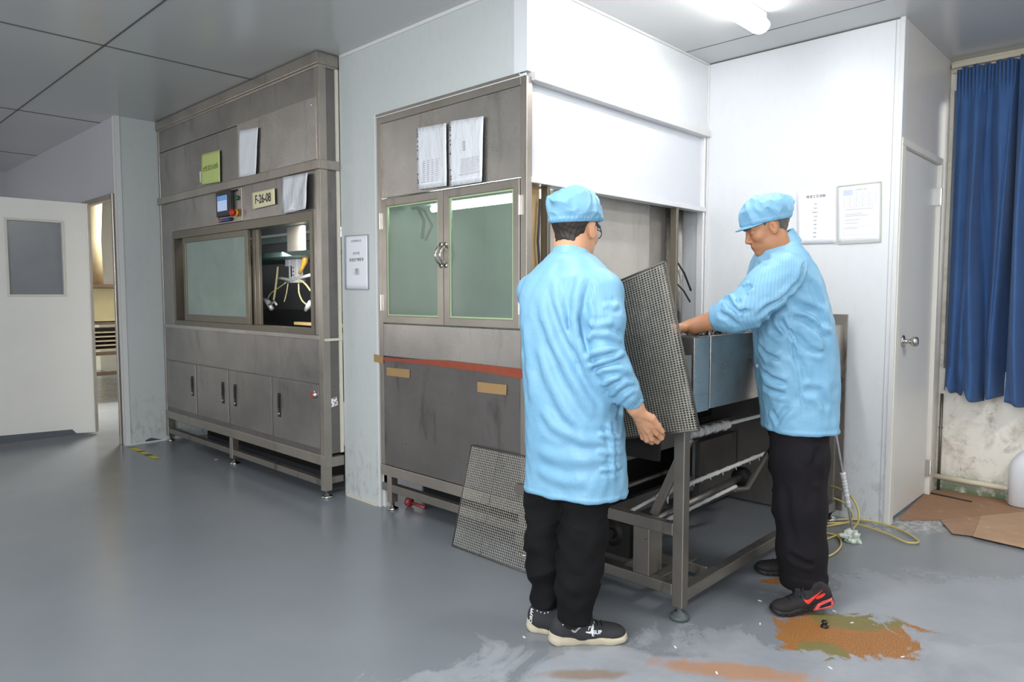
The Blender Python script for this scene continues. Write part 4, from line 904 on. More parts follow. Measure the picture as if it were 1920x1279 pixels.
def shoe(parent, name, heel, toe, lift, style, left, k_=1.0):
    lift = lift/k_
    heel, toe = np.array(heel, float), np.array(toe, float); heel[2] = toe[2] = 0; f = toe-heel; f /= np.linalg.norm(f); l = np.cross(UP, f); sg = 1 if left else -1
    R0 = np.array([f, l, UP]); XB = .205; th = math.asin(min(.9, lift/XB)); ct, st_ = math.cos(th), math.sin(th); runner = style == 'runner'
    org = toe-f*.285*k_
    def to_local(P):
        q = (P-org)@R0.T/k_
        if lift > 0:                                  # the part behind the ball of the foot is tipped up
            r = q-np.array([XB, 0, 0]); rx = r[:, 0]*ct-r[:, 2]*st_; rz = r[:, 0]*st_+r[:, 2]*ct
            m = np.clip((-(r[:, 0]*math.cos(th/2)-r[:, 2]*math.sin(th/2)))/.03+.5, 0, 1)
            r = np.stack([r[:, 0]*(1-m)+rx*m, r[:, 1], r[:, 2]*(1-m)+rz*m], 1); q = r+np.array([XB, 0, 0])
        return q
    def to_world(q):
        q = np.array(q, float)
        if lift > 0 and q[0] < XB:
            r = q-np.array([XB, 0, 0]); q = np.array([r[0]*ct+r[2]*st_, r[1], -r[0]*st_+r[2]*ct])+np.array([XB, 0, 0])
        return org+q@R0*k_
    lo, hi = bb([org, org+f*.285], .065); lo[2] = -.01; hi[2] = .15+lift
    tones = {'runner': (M['shoe_cloth'], M['sole_white']), 'air': (M['shoe_black'], M['sole_black'])}[style]
    u_ = sdfmesh(name, [(lambda P: shoe_upper(to_local(P), sg)*k_, lo, hi, .0036)], tones[0], parent)
    sdfmesh('sole', [(lambda P: shoe_sole(to_local(P), sg, runner)*k_, lo, hi, .0034)], tones[1], u_)
    def onsurf(x, z, side, off=.0012):
        ys = np.linspace(.07, 0, 300); Q = np.stack([0*ys+x, ys*side, 0*ys+z], 1); d = np.minimum(shoe_upper(Q, sg), shoe_sole(Q, sg, runner)); k = np.argmax(d < 0); return to_world((x, (ys[k]+off)*side, z))
    def topz(x, y):
        zs = np.linspace(.14, 0, 300); Q = np.stack([0*zs+x, 0*zs+y, zs], 1); d = shoe_upper(Q, sg); return zs[np.argmax(d < 0)]
    lc = MB()
    for k in range(5):
        x = .122+.016*k; lc.tube([tuple(to_world((x+.006*abs(y)/.024, y, topz(x+.006*abs(y)/.024, y)+.001))) for y in (-.024, -.014, -.005, .005, .014, .024)], .0026, 6)
    z0 = topz(.118, 0)
    for s_ in (-1, 1): lc.tube([tuple(to_world(p)) for p in ((.118, 0, z0+.004), (.124, s_*.020, z0+.014), (.140, s_*.036, z0+.004), (.134, s_*.022, z0-.002), (.120, 0, z0+.002))], .0024, 6); lc.tube([tuple(to_world(p)) for p in ((.118, 0, z0+.003), (.14, s_*.018, z0-.006), (.158, s_*.030, z0-.024))], .0022, 6)
    build('laces', lc, M['black'], u_, smooth=True)
    return u_, onsurf, to_world, (f, l)
M['shoe_cloth'] = plain('shoe_mesh_charcoal', '2e2e31', .75, 0, .2, 60, bump=.5); M['shoe_black'] = plain('shoe_black_mesh', '1f1d1f', .75, 0, .25, 60, bump=.5)
M['sole_white'] = plain('scuffed_cream_sole', 'c9bfa6', .6, 0, .18, 20, bump=.3); M['sole_black'] = plain('black_sole', '1b1a1c', .6, 0, .15, 30, bump=.3)
M['logo_white'] = plain('white_print', 'e3e4e6', .5); M['logo_red'] = plain('bright_red_print', 'e23a2e', .45); M['pink_red'] = plain('coral_sole', 'e05a5c', .4)
from mathutils.geometry import tessellate_polygon
def decal(name, polys, onsurf, mat, parent, side):
    """printed marks laid on the side of the shoe; coordinates are metres from the heel and above the ground"""
    mb = MB()
    for poly in polys:
        pts = [tuple(p) for p in poly]; tris = [tuple(t) for t in tessellate_polygon([[Vector((p[0], p[1], 0)) for p in pts]])]
        for _ in range(3):
            nt, mid = [], {}
            def mp(i, j):
                k = (min(i, j), max(i, j))
                if k not in mid: mid[k] = len(pts); pts.append(((pts[i][0]+pts[j][0])/2, (pts[i][1]+pts[j][1])/2))
                return mid[k]
            for x, y, z in tris:
                if max(math.dist(pts[x], pts[y]), math.dist(pts[y], pts[z]), math.dist(pts[x], pts[z])) < .005: nt.append((x, y, z)); continue
                p, q, r = mp(x, y), mp(y, z), mp(z, x); nt += [(x, p, r), (p, y, q), (r, q, z), (p, q, r)]
            tris = nt
        mb.add([tuple(onsurf(x, z, side)) for x, z in pts], tris)
    o = build(name, mb, mat, parent, fixn=False); sl = o.modifiers.new('thick', 'SOLIDIFY'); sl.thickness = .002; sl.offset = 0; return o
# ================================================================== worker 1 (left, seen from behind, holding the racks)
RT1 = np.array([DR(35), np.cross(UP, DR(35)), UP])                      # torso: front, left, up
def P1(x, y, d): return PD(x, y, d)
zlev = lambda y, d: PD(1070, y, d)[2]
lev1 = [(P1(1080, 921, 2.53), .186, .145), (P1(1079, 860, 2.53), .184, .145), (P1(1077, 800, 2.53), .181, .145), (P1(1073, 730, 2.53), .176, .142), (P1(1068, 650, 2.53), .176, .138),
        (P1(1066, 590, 2.53), .182, .135), (P1(1067, 550, 2.53), .186, .127), (P1(1068, 522, 2.53), .168, .110), (P1(1070, 500, 2.53), .128, .090), (P1(1070, 484, 2.53), .092, .078), (P1(1069, 470, 2.535), .062, .064)]
tor1 = torso_sdf(lev1, RT1)
L_ = lambda x, y, d: P1(x, y, d)
shR, elR, wrR = L_(1130, 545, 2.435), L_(1133, 662, 2.385), L_(1192, 762, 2.41)
shL, elL, wrL = L_(1003, 548, 2.63), L_(1045, 660, 2.76), L_(1105, 705, 2.86)
armR = [(shR, .070), (L_(1132, 600, 2.40), .067), (elR, .062), (L_(1150, 700, 2.38), .060), (L_(1172, 732, 2.39), .047), (L_(1188, 754, 2.405), .034)]
armL = [(shL, .068), (L_(1015, 610, 2.72), .060), (elL, .056), (L_(1078, 690, 2.81), .046), (wrL, .034)]
def coat1_base(P):
    d = tor1(P); d = smin(d, chain(P, [a for a, r in armR], [r for a, r in armR], .03), .028); return smin(d, chain(P, [a for a, r in armL], [r for a, r in armL], .03), .028)
armRax = [(armR[i][0], armR[i+1][0]) for i in range(len(armR)-1)]
cr1 = creases(coat1_base, [
 ([(1040, 520), (1045, 570), (1060, 620), (1085, 665)], .011, .008), ([(1015, 545), (1022, 600), (1045, 660), (1085, 730), (1120, 790)], .014, .010), ([(1008, 640), (1025, 700), (1060, 770), (1110, 830)], .015, .008),
 ([(1050, 560), (1068, 620), (1098, 690), (1140, 760)], .012, .009), ([(1093, 515), (1080, 560), (1078, 600), (1084, 640)], .012, .015), ([(1070, 580), (1080, 620), (1092, 660), (1112, 700)], .010, .016), 
 ([(1012, 760), (1040, 800), (1090, 825), (1140, 832)], .014, .008), ([(1000, 840), (1040, 858), (1090, 862), (1150, 850)], .016, .006), ([(1005, 880), (1060, 905), (1110, 900)], .014, .005),
 ([(1140, 790), (1148, 830), (1150, 870), (1152, 905)], .008, .008), ([(1120, 812), (1148, 820), (1165, 818)], .007, .007), ([(1115, 845), (1145, 850), (1168, 846)], .007, .007), ([(1122, 880), (1146, 880), (1168, 872)], .007, .007),
 ([(1098, 606), (1120, 612), (1152, 604)], .009, .010), ([(1092, 645), (1110, 625), (1140, 625), (1166, 642)], .009, .012), ([(1093, 682), (1112, 660), (1142, 655), (1172, 662)], .009, .012), ([(1097, 690), (1125, 680), (1160, 668), (1172, 660)], .007, .016),
 ([(1112, 704), (1130, 692), (1165, 690), (1180, 700)], .008, .009), ([(1125, 725), (1145, 712), (1165, 706)], .007, .010), ([(1140, 745), (1158, 728), (1175, 716), (1190, 720)], .007, .011), ([(1155, 758), (1172, 742), (1186, 732), (1196, 736)], .006, .009),
 ([(1130, 570), (1150, 575), (1160, 570)], .008, .008), ([(985, 600), (990, 680), (1000, 760)], .016, .006), ([(1105, 560), (1112, 585), (1110, 620)], .008, .006)], 2.1, 2.9)
def coat1(P):
    d = coat1_base(P)
    m = np.abs(d) < .05
    o = np.zeros(len(P)); Q = P[m]
    o[m] = -apply_creases(Q, cr1)*1.25+.0026*wav(Q*np.array([1, 1, .7]), 30, 1)+.0016*ridge(Q*np.array([1, 1, .6]), 24, 3)+.0012*wav(Q, 75, 2)
    # gathered cuff ring and hem
    ax = armR[-1][0]-armR[-2][0]; L2 = np.linalg.norm(ax); s = ((Q-armR[-1][0])@(ax/L2)); near = length(Q-armR[-1][0]) < .065
    o[m] -= np.where(near & (s > -.03), .002*np.sin(s*700), 0)
    o[m] -= np.clip(.0025*np.exp(-((Q[:, 2]-lev1[0][0][2]-.012)/.006)**2), 0, 1)
    d = d-(-o)
    cut = np.where(length(P-armR[-1][0]) < .085, (P-armR[-1][0])@(ax/L2)-.012, -1.0); return smax(d, cut, .004)
def stripe_fn(torR, segs, cz):
    def fn(V):
        f_, l_ = torR[0], torR[1]; c = cz; q = V-c; st = np.arctan2(q@l_, q@f_)*.17; best = np.abs(0*st)+.5
        dmin = np.full(len(V), .075)
        for a, b in segs:
            d = b-a; l = np.linalg.norm(d); t = np.clip(((V-a)@d)/(l*l), 0, 1); dd = length(V-a-t[:, None]*d); k = dd < dmin
            u, v = frame_of(d); u, v = np.array(u), np.array(v)
            w = V-a; st[k] = (np.arctan2(w[k]@u, w[k]@v)*.06); dmin[k] = dd[k]
        return st
    return fn
W1 = None
HF1 = headframe(36, 12); HC1 = P1(1079, 430, 2.565)
HS1 = .98; lc1 = local(HC1, HF1, HS1)
# the body: head, neck, trunk, arms and hands, legs
wr = wrR
hd = dict(wrist=L_(1191, 763, 2.41),
    knuckles=[L_(1222, 797, 2.435), L_(1215, 806, 2.452), L_(1208, 808, 2.472), L_(1202, 806, 2.490)],
    fingers=[[L_(1231, 812, 2.455), L_(1240, 821, 2.475), L_(1243, 815, 2.500)], [L_(1222, 822, 2.475), L_(1232, 828, 2.50), L_(1240, 820, 2.52)], [L_(1213, 824, 2.495), L_(1222, 829, 2.52), L_(1231, 822, 2.54)], [L_(1206, 820, 2.51), L_(1213, 826, 2.535), L_(1221, 820, 2.55)]],
    thumb=[L_(1203, 775, 2.41), L_(1222, 784, 2.415), L_(1233, 798, 2.43), L_(1242, 809, 2.44)])
def handR1(P):
    d = hand_sdf(P, **hd); return smin(d, cone(P, L_(1172, 735, 2.40), hd['wrist'], .030, .027), .02)
lk = wrL
fd = DR(20)
hl_ = dict(wrist=lk, knuckles=[lk+fd*.07+UP*(.02-.018*i)+DR(110)*.005*i for i in range(4)], fingers=[[lk+fd*.10+DR(110)*.01+UP*(.02-.018*i), lk+fd*.11+DR(110)*.03+UP*(.018-.018*i), lk+fd*.09+DR(110)*.045+UP*(.016-.018*i)] for i in range(4)],
    thumb=[lk+fd*.02+UP*.02, lk+fd*.05+UP*.035+DR(110)*.02, lk+fd*.07+UP*.03+DR(110)*.04])
def handL1(P): return smin(hand_sdf(P, **hl_), cone(P, elL, lk, .035, .026), .02)
legR1 = [L_(1102, 905, 2.50), L_(1096, 1035, 2.46), L_(1082, 1125, 2.445)]; legL1 = [L_(1035, 905, 2.57), L_(1024, 1030, 2.55), L_(1024, 1100, 2.55)]
def trunk1(P):
    d = cone(P, lev1[2][0], lev1[6][0]-UP*.05, .095, .10); d = smin(d, cone(P, lev1[7][0]-UP*.03, HC1-UP*.09, .07, .05), .03)
    for g in (legR1, legL1): d = smin(d, chain(P, [lev1[2][0], g[0], g[1], g[2]], [.06, .06, .045, .036], .02), .03)
    for a in (armR, armL): d = smin(d, chain(P, [lev1[7][0]-UP*.05]+[q for q, r in a[:-1]], [.07]+[.038]*(len(a)-1), .02), .03)
    return d
def bb(pts, pad): pts = np.array(pts); return pts.min(0)-pad, pts.max(0)+pad
headf1 = lambda P: head_sdf(lc1(P))*HS1
b0 = bb([HC1], .155); b0[0][2] -= .06
tint1 = lambda V: np.where(length(V-HC1) < .2, head_tint(lc1(V)), 0.0)
body1 = sdfmesh('person', [(headf1, b0[0], b0[1], .0034), (handR1, *bb(hd['knuckles']+[f_[2] for f_ in hd['fingers']]+[hd['wrist'], L_(1172, 735, 2.40)], .035), .0028), (handL1, *bb([lk, elL, lk+fd*.1], .06), .005),
    (trunk1, *bb([p for p, r in armR+armL]+legR1+legL1+[HC1-UP*.06], .09), .011)], M['skin_a'], None, {'tint': tint1}, loc=np.array([P1(1062, 1186, 2.53)[0], P1(1062, 1186, 2.53)[1], 0.0]))
tag(body1, 'person in a pale blue work coat seen from behind, holding up wire racks', 'person')
cseg1 = armRax+[(armL[i][0], armL[i+1][0]) for i in range(len(armL)-1)]
ct1 = sdfmesh('coat', [(coat1, *bb([l[0] for l in lev1]+[p for p, r in armR+armL], .21), .0055)], M['coat'], body1, {'stripe': stripe_fn(RT1, cseg1, lev1[5][0])})
# collar
def collar(P, c, R, a, b, h0, h1, tilt, th=.006, lean=.10):
    q = (P-c)@np.array(R, float).T; z = q[:, 2]-tilt*q[:, 0]; s = 1+lean*4*np.clip((h1-z), 0, .2)
    k = np.sqrt((q[:, 0]/(a*s))**2+(q[:, 1]/(b*s))**2); d = np.abs(k-1)*min(a, b)-th; d = smax(d, z-h1, .003); d = smax(d, h0-z, .003)
    return smax(d, np.where(q[:, 0] < 0, -10., .014-np.abs(q[:, 1])), .002)
cc1 = P1(1070, 486, 2.54)
f1c = lambda P: collar(P, cc1, headframe(35, 18), .063, .062, -.030, .030, 0, .0055, .9)
sdfmesh('collar', [(f1c, *bb([cc1], .14), .003)], M['coat'], ct1, {'stripe': lambda V: (V@RT1[1])})
# cap, hair, glasses
def cap_sdf(q, puff, tilt, band, seed, peak=0, bulge=(0, 0, 0)):
    zc = q[:, 2]-tilt*q[:, 0]
    w = .0075*ridge(q, 22, seed)+.0045*ridge(q, 52, 2)+.0012*wav(q, 110, 1)
    d = ell(q, (-.020+bulge[0], 0, .066+bulge[2]), (.112+puff, .094+puff*.7, .074+puff*.55))-w
    inn = ell(q, (-.014, 0, .036), (.104, .084, .093)); d = smin(d, inn-.004, .02)
    d = smax(d, band-zc, .005)
    d = d-.0022*np.exp(-((zc-band-.012)/.007)**2)*(1+.5*np.sin(np.arctan2(q[:, 1], q[:, 0])*46))
    return d
# peak: a curved thin brim in front
def brim_sdf(q, tilt, band, out=.052, drop=.022):
    r = np.sqrt((q[:, 0]+.012)**2+(q[:, 1]*1.06)**2); fwd = np.clip((q[:, 0]-.03)/.07, 0, 1)
    zt = band+.008+tilt*q[:, 0]-drop*np.clip((r-.085)/out, 0, 1.2)-.9*q[:, 1]**2*2
    d = np.abs(q[:, 2]-zt)-.0022
    edge = r-(.092+out*np.clip((q[:, 0]-.028)/.05, 0, 1)**.6*np.sqrt(np.clip(1-(q[:, 1]/.078)**2, 0, 1)))
    return smax(smax(d, edge, .002), .03-q[:, 0], .002)
capf1 = lambda P: cap_sdf(lc1(P), .004, .28, .024, 0)*HS1
cp1 = sdfmesh('cap', [(capf1, *bb([HC1+UP*.04], .17), .0034)], M['coat'], body1, {'stripe': lambda V: lc1(V)[:, 2]})
brf1 = lambda P: brim_sdf(lc1(P), .28, .022, .032)*HS1; sdfmesh('brim', [(brf1, *bb([HC1+UP*.03+DR(36)*.09], .12), .0024)], M['coat'], cp1, {'stripe': lambda V: lc1(V)[:, 1]})
def hair_sdf(q, low=-.045, th=.0045):
    d = ell(q, (-.014, 0, .036), (.097, .077, .086)); d = smin(d, cone(q, (-.016, 0, -.060), (-.026, 0, -.150), .056, .058), .03)-th
    d = d-.0012*wav(q*np.array([1, 1, .3]), 300, 2, 5)
    d = smax(d, q[:, 2]-.075, .005); hl = low+.55*np.clip(q[:, 0]+.06, 0, .2)+.004*np.cos(q[:, 1]*60); d = smax(d, hl-q[:, 2], .014)
    d = smax(d, q[:, 0]-.030, .008)
    ys = np.abs(q[:, 1]); earcut = .034-length(np.stack([q[:, 0]+.004, (ys-.08)*.6, q[:, 2]+.006], 1)); return smax(d, earcut, .006)
h1f = lambda P: hair_sdf(lc1(P), -.066)*HS1; sdfmesh('hair', [(h1f, *bb([HC1], .135), .0030)], M['hair_a'], body1)
gb = MB(); g = lambda x, y, z: tuple(HC1+np.array([x, y, z])@HF1*HS1)
for s in (-1, 1):
    gb.tube([g(-.005, s*.084, .012), g(.05, s*.076, .013), g(.088, s*.060, .010)], .0022, 8)
    gb.tube([g(.094, s*(.034+.024*math.cos(t)), .004+.018*math.sin(t)) for t in [2*math.pi*k/24 for k in range(24)]], .0018, 6, closed=True)
gb.tube([g(.095, -.010, .008), g(.099, 0, .012), g(.095, .010, .008)], .0018, 6)
build('glasses', gb, plain('dark_blue_frame', '1f2b4d', .3), body1, smooth=True)
# trousers
def leg_sdf(P, pts, rad, seed, amp=.007):
    d = chain(P, pts, rad, .03); m = np.abs(d) < .04; Q = P[m]; o = np.zeros(len(P))
    o[m] = amp*ridge(Q*np.array([.35, .35, 1.0]), 36, seed)+amp*.5*wav(Q*np.array([.6, .6, 1.2]), 70, (seed+1) % 4); return d-o
tR = [L_(1100, 860, 2.50), L_(1102, 930, 2.49), L_(1096, 1000, 2.47), L_(1088, 1060, 2.455), L_(1082, 1105, 2.45), L_(1079, 1156, 2.445)]; rR = [.092, .085, .080, .073, .066, .060]
tL = [L_(1032, 860, 2.57), L_(1027, 930, 2.57), L_(1022, 1010, 2.56), L_(1022, 1065, 2.555), L_(1024, 1130, 2.55)]; rL = [.085, .078, .072, .062, .052]
tr1 = lambda P: smax(smin(leg_sdf(P, tR, rR, 1), leg_sdf(P, tL, rL, 2), .008), np.minimum(0, 0*P[:, 0])+(tL[-1][2]-.03-P[:, 2]), .01)
def tr1(P):
    a = smax(leg_sdf(P, tR, rR, 1), tR[-1][2]-.012-P[:, 2], .01); b = smax(leg_sdf(P, tL, rL, 2), tL[-1][2]-.01-P[:, 2], .01); d = smin(a, b, .008)
    return smax(d, P[:, 2]-(lev1[0][0][2]+.16), .01)
sdfmesh('trousers', [(tr1, *bb(tR+tL, .12), .0055)], M['trouser_a'], body1)
hR, toR = PZ(1030, 1205, 0), PZ(1178, 1199, 0); toR = hR+(toR-hR)/np.linalg.norm(toR-hR)*.285
s1_, on1, tw1, ax1 = shoe(body1, 'shoe', hR, toR, 0, 'runner', False)
s1_['label'] = 'shoe nearer the camera with a white running figure and SUP print'
hL, toL = PZ(989, 1178, 0), PZ(1120, 1192, 0); toL = hL+(toL-hL)/np.linalg.norm(toL-hL)*.285
s2_, on2, tw2, ax2 = shoe(body1, 'shoe', hL, toL, 0, 'runner', True)
s2_['label'] = 'shoe further from the camera with letters up the heel'
def sock(ank, f_, base, mat, parent, k_=1.0): 
    a_ = np.array(ank, float); b_ = np.array(base, float); sdfmesh('sock', [(lambda P: cone(P, b_, a_, .037*k_, .047*k_), *bb([a_, b_], .06), .006)], mat, parent)
M['sock'] = plain('black_knit_sock', '161617', .9, 0, .2, 60)
sock(tR[-1]+UP*.02, 0, tw1((.064, 0, .075)), M['sock'], body1); sock(tL[-1]+UP*.02, 0, tw2((.064, 0, .075)), M['sock'], body1)
p_ = on1(.168, .047, -1, .002); text('print', 'SUP', .018, tuple(p_), tuple(ax1[0]), tuple(UP*.95+ax1[1]*.3), M['logo_white'], s1_, bold=.0006)
fig = lambda pts: [(.142+x*.0019, .047+z*.0019) for x, z in pts]
decal('running_figure', [fig(p) for p in ([(-9, 1), (-8, 3), (-2, 2.2), (3, 3), (4, 0), (-1, -1)], [(0, 1), (2, 7), (5, 11), (8, 9), (6, 3), (4, 0)], [(3, 2), (7, 1), (5, -4), (8, -6), (3, -6), (3, -2), (1, 0)], [(6, 11), (7, 14), (10, 14), (10, 11), (8, 10)], [(3, 9), (-1, 8), (-3, 4), (-4, 5), (-2, 10), (2, 11)])], on1, M['logo_white'], s1_, -1)
arc = lambda t, r: (.075+.044*t+.0*r, .060-r+.022*max(0, t-.35)**1.4*1.3-.006*math.sin(min(1, t*2)*3.14))
decal('white_band', [[arc(t, .004), arc(t+.09, .004), arc(t+.09, -.003), arc(t, -.003)] for t in [k*.12 for k in range(11)]], on1, plain('grey_print', 'b9bdc0', .5), s1_, -1)
decal('print_dashes', [[(x, z), (x+.004, z+.001), (x+.005, z+.005), (x+.001, z+.004)] for x, z in ((.042, .078), (.056, .076), (.070, .0755), (.080, .077), (.090, .079), (.104, .083))], on1, M['logo_white'], s1_, -1)
decal('print_dashes', [[(x, z), (x+.004, z+.001), (x+.005, z+.005), (x+.001, z+.004)] for x, z in ((.042, .086), (.056, .084), (.070, .082), (.082, .085))], on2, M['logo_white'], s2_, -1)
hp_ = on2(.022, .066, -1, .004); text('print', 'ORPPI', .021, tuple(hp_), tuple(UP-ax2[0]*-.12), tuple(-ax2[0]*.8+ax2[1]*.6), M['logo_white'], s2_, bold=.0004)
# ================================================================== worker 2 (right, side-on, bending over the trough)
RT2 = np.array([DR(-84), np.cross(UP, DR(-84)), UP])
D2 = 2.87
lev2 = [(P1(1499, 804, D2), .175, .142), (P1(1497, 760, D2), .175, .146), (P1(1493, 700, D2), .178, .154), (P1(1490, 650, D2), .180, .154), (P1(1484, 600, D2), .184, .150), (P1(1476, 560, D2), .188, .144), (P1(1470, 525, D2), .190, .136),
        (P1(1466, 500, D2), .172, .118), (P1(1463, 478, D2), .140, .098), (P1(1464, 460, D2), .092, .074), (P1(1466, 446, D2), .062, .058)]
tor2 = torso_sdf(lev2, RT2)
arm2 = [(L_(1468, 510, 2.70), .080), (L_(1432, 545, 2.69), .078), (L_(1398, 580, 2.70), .074), (L_(1372, 590, 2.72), .068), (L_(1346, 596, 2.75), .052)]
arm2b = [(L_(1462, 512, 3.03), .072), (L_(1435, 560, 3.04), .066), (L_(1418, 592, 3.02), .058)]
def coat2_base(P):
    d = tor2(P); d = smin(d, chain(P, [a for a, r in arm2], [r for a, r in arm2], .03), .018); return smin(d, chain(P, [a for a, r in arm2b], [r for a, r in arm2b], .03), .03)
cr2 = creases(coat2_base, [
 ([(1502, 478), (1504, 505), (1495, 530), (1478, 548), (1440, 575), (1412, 600)], .009, .016), ([(1470, 553), (1500, 575), (1535, 590), (1552, 620)], .012, .011), ([(1482, 592), (1510, 600), (1540, 625), (1556, 640)], .011, .010),
 ([(1440, 580), (1465, 605), (1485, 632)], .010, .010), ([(1425, 600), (1450, 620), (1478, 634)], .010, .008), ([(1420, 640), (1440, 668), (1470, 675)], .010, .010), ([(1485, 662), (1505, 690), (1512, 720)], .010, .007),
 ([(1425, 690), (1450, 712), (1480, 720)], .009, .009), ([(1428, 720), (1452, 735), (1478, 740)], .009, .008), ([(1500, 730), (1535, 735), (1555, 770)], .012, .007), ([(1445, 765), (1458, 790), (1480, 760)], .010, .007), ([(1505, 560), (1540, 610), (1560, 680)], .014, .005),
 ([(1470, 556), (1480, 600), (1488, 650), (1500, 720), (1508, 790)], .0045, .005), ([(1418, 675), (1450, 676), (1490, 670)], .0035, .004), ([(1432, 750), (1485, 750)], .003, .004),
 ([(1370, 530), (1378, 542), (1396, 545), (1410, 535)], .009, .012), ([(1350, 565), (1362, 560), (1372, 575), (1392, 590)], .008, .014), ([(1345, 585), (1365, 595), (1385, 612)], .008, .008), ([(1360, 548), (1380, 560), (1402, 590)], .009, .009), ([(1405, 480), (1425, 475), (1445, 490)], .009, .007), ([(1375, 520), (1410, 510), (1440, 495)], .008, .005),
 ([(1515, 520), (1530, 560), (1545, 600)], .012, .006), ([(1485, 620), (1515, 655), (1550, 665)], .010, .007)], 2.4, 3.2)
cuff2 = (arm2[-1][0], arm2[-1][0]-arm2[-2][0])
def coat2(P):
    d = coat2_base(P); m = np.abs(d) < .05; o = np.zeros(len(P)); Q = P[m]
    o[m] = -apply_creases(Q, cr2)*1.05+.0026*wav(Q*np.array([1, 1, .8]), 34, 2)+.0014*wav(Q, 80, 3)
    o[m] += .0022*np.exp(-((Q[:, 2]-lev2[0][0][2]-.012)/.006)**2)
    d = d+o*1.0 if False else d-o
    ax = cuff2[1]/np.linalg.norm(cuff2[1]); return smax(d, np.where(length(P-cuff2[0]) < .11, (P-cuff2[0])@ax-.02, -1.0), .006)
HF2 = headframe(-86, 24); HC2 = P1(1438, 427, 2.83); HS2 = .87; lc2 = local(HC2, HF2, HS2)
w2 = L_(1302, 612, 2.79); 
k2 = [w2+DR(-82)*.085+DR(0)*(.03-.02*i)*1+UP*(-.008) for i in range(4)]
hd2 = dict(wrist=w2, knuckles=k2, fingers=[[k+DR(-82)*.038-UP*.008, k+DR(-82)*.060-UP*.022, k+DR(-82)*.072-UP*.036] for k in k2], thumb=[w2+DR(180)*.012+DR(-82)*.02, w2+DR(180)*.035+DR(-82)*.05-UP*.008, w2+DR(180)*.035+DR(-82)*.085-UP*.022])
def handL2(P): return smin(hand_sdf(P, **hd2), cone(P, L_(1352, 596, 2.75), w2, .043, .029), .02)
w3 = L_(1386, 606, 3.02); k3 = [w3+DR(-110)*.075+DR(160)*(.02-.018*i)+UP*-.002 for i in range(4)]
hd3 = dict(wrist=w3, knuckles=k3, fingers=[[k+DR(-115)*.036-UP*.006, k+DR(-120)*.058-UP*.016, k+DR(-120)*.07-UP*.026] for k in k3], thumb=[w3+DR(-30)*.012+DR(-110)*.02, w3+DR(-150)*.05+DR(-110)*.03-UP*.01, w3+DR(-140)*.08-UP*.015])
def handR2(P): return smin(hand_sdf(P, **hd3), cone(P, L_(1425, 592, 3.02), w3, .040, .028), .02)
lg2 = [L_(1497, 830, 2.80), L_(1498, 950, 2.78), L_(1506, 1045, 2.77)]; lg2b = [L_(1492, 830, 2.96), L_(1490, 950, 3.02), L_(1496, 1020, 3.06)]
def trunk2(P):
    d = cone(P, lev2[2][0], lev2[6][0], .095, .10); d = smin(d, cone(P, lev2[7][0], HC2-UP*.08+DR(90)*.03, .07, .05), .03)
    for g_ in (lg2, lg2b): d = smin(d, chain(P, [lev2[2][0]]+g_, [.06, .06, .045, .036], .02), .03)
    for a in (arm2, arm2b): d = smin(d, chain(P, [lev2[7][0]]+[q for q, r in a], [.07]+[.036]*len(a), .02), .03)
    return d
headf2 = lambda P: head_sdf(lc2(P))*HS2
b0 = bb([HC2], .16); b0[0][2] -= .05; b0[1][:2] += .05
tint2 = lambda V: np.where(length(V-HC2) < .2, head_tint(lc2(V)), 0.0)
body2 = sdfmesh('person', [(headf2, b0[0], b0[1], .0032), (handL2, *bb(k2+[f_[2] for f_ in hd2['fingers']]+[w2, L_(1352, 596, 2.75)], .05), .0034), (handR2, *bb(k3+[f_[2] for f_ in hd3['fingers']]+[w3, L_(1425, 592, 3.02)], .05), .0034),
    (trunk2, *bb([p for p, r in arm2+arm2b]+lg2+lg2b+[HC2], .09), .011)], M['skin_b'], None, {'tint': tint2}, loc=np.array([P1(1490, 1100, 2.85)[0], P1(1490, 1100, 2.85)[1], 0.0]))
tag(body2, 'person in a pale blue work coat and peaked cap, side-on, reaching into the trough', 'person')
ct2 = sdfmesh('coat', [(coat2, *bb([l_[0] for l_ in lev2]+[p for p, r in arm2+arm2b], .21), .0055)], M['coat'], body2, {'stripe': stripe_fn(RT2, [(arm2[i][0], arm2[i+1][0]) for i in range(len(arm2)-1)], lev2[5][0])})
cc2 = P1(1464, 458, 2.86)
f2c = lambda P: collar(P, cc2, headframe(-84, 34), .066, .068, -.032, .030, 0)
sdfmesh('collar', [(f2c, *bb([cc2], .14), .003)], M['coat'], ct2, {'stripe': lambda V: (V@RT2[0])})
pk = MB(); q = raycast(coat2, 1421, 686, 2.4, 3.2)
if q is not None: pk.lathe(tuple(q+DR(180)*-.001), tuple(DR(180)), [(.009, 0), (.009, .003), (.005, .004), (0, .0035)], 16); build('button', pk, plain('grey_button', 'a9a9ad', .35), ct2, smooth=True)
capf2 = lambda P: cap_sdf(lc2(P), .008, .22, .022, 1, 1, (-.004, 0, .004))*HS2
cp2 = sdfmesh('cap', [(capf2, *bb([HC2+UP*.04], .18), .0034)], M['coat'], body2, {'stripe': lambda V: lc2(V)[:, 2]})
brf2 = lambda P: brim_sdf(lc2(P), .22, .026, .055, .020)*HS2; sdfmesh('brim', [(brf2, *bb([HC2+DR(-86)*.10], .12), .0024)], M['coat'], cp2, {'stripe': lambda V: lc2(V)[:, 1]})
h2f = lambda P: hair_sdf(lc2(P), -.045)*HS2; sdfmesh('hair', [(h2f, *bb([HC2], .14), .0030)], M['hair_b'], body2)
eb = MB(); g = lambda x, y, z: tuple(HC2+np.array([x, y, z])@HF2*HS2)
for s in (-1, 1): eb.tube([g(.094, s*.018, .026), g(.090, s*.034, .031), g(.078, s*.050, .026)], [.002, .0032, .0016], 6)
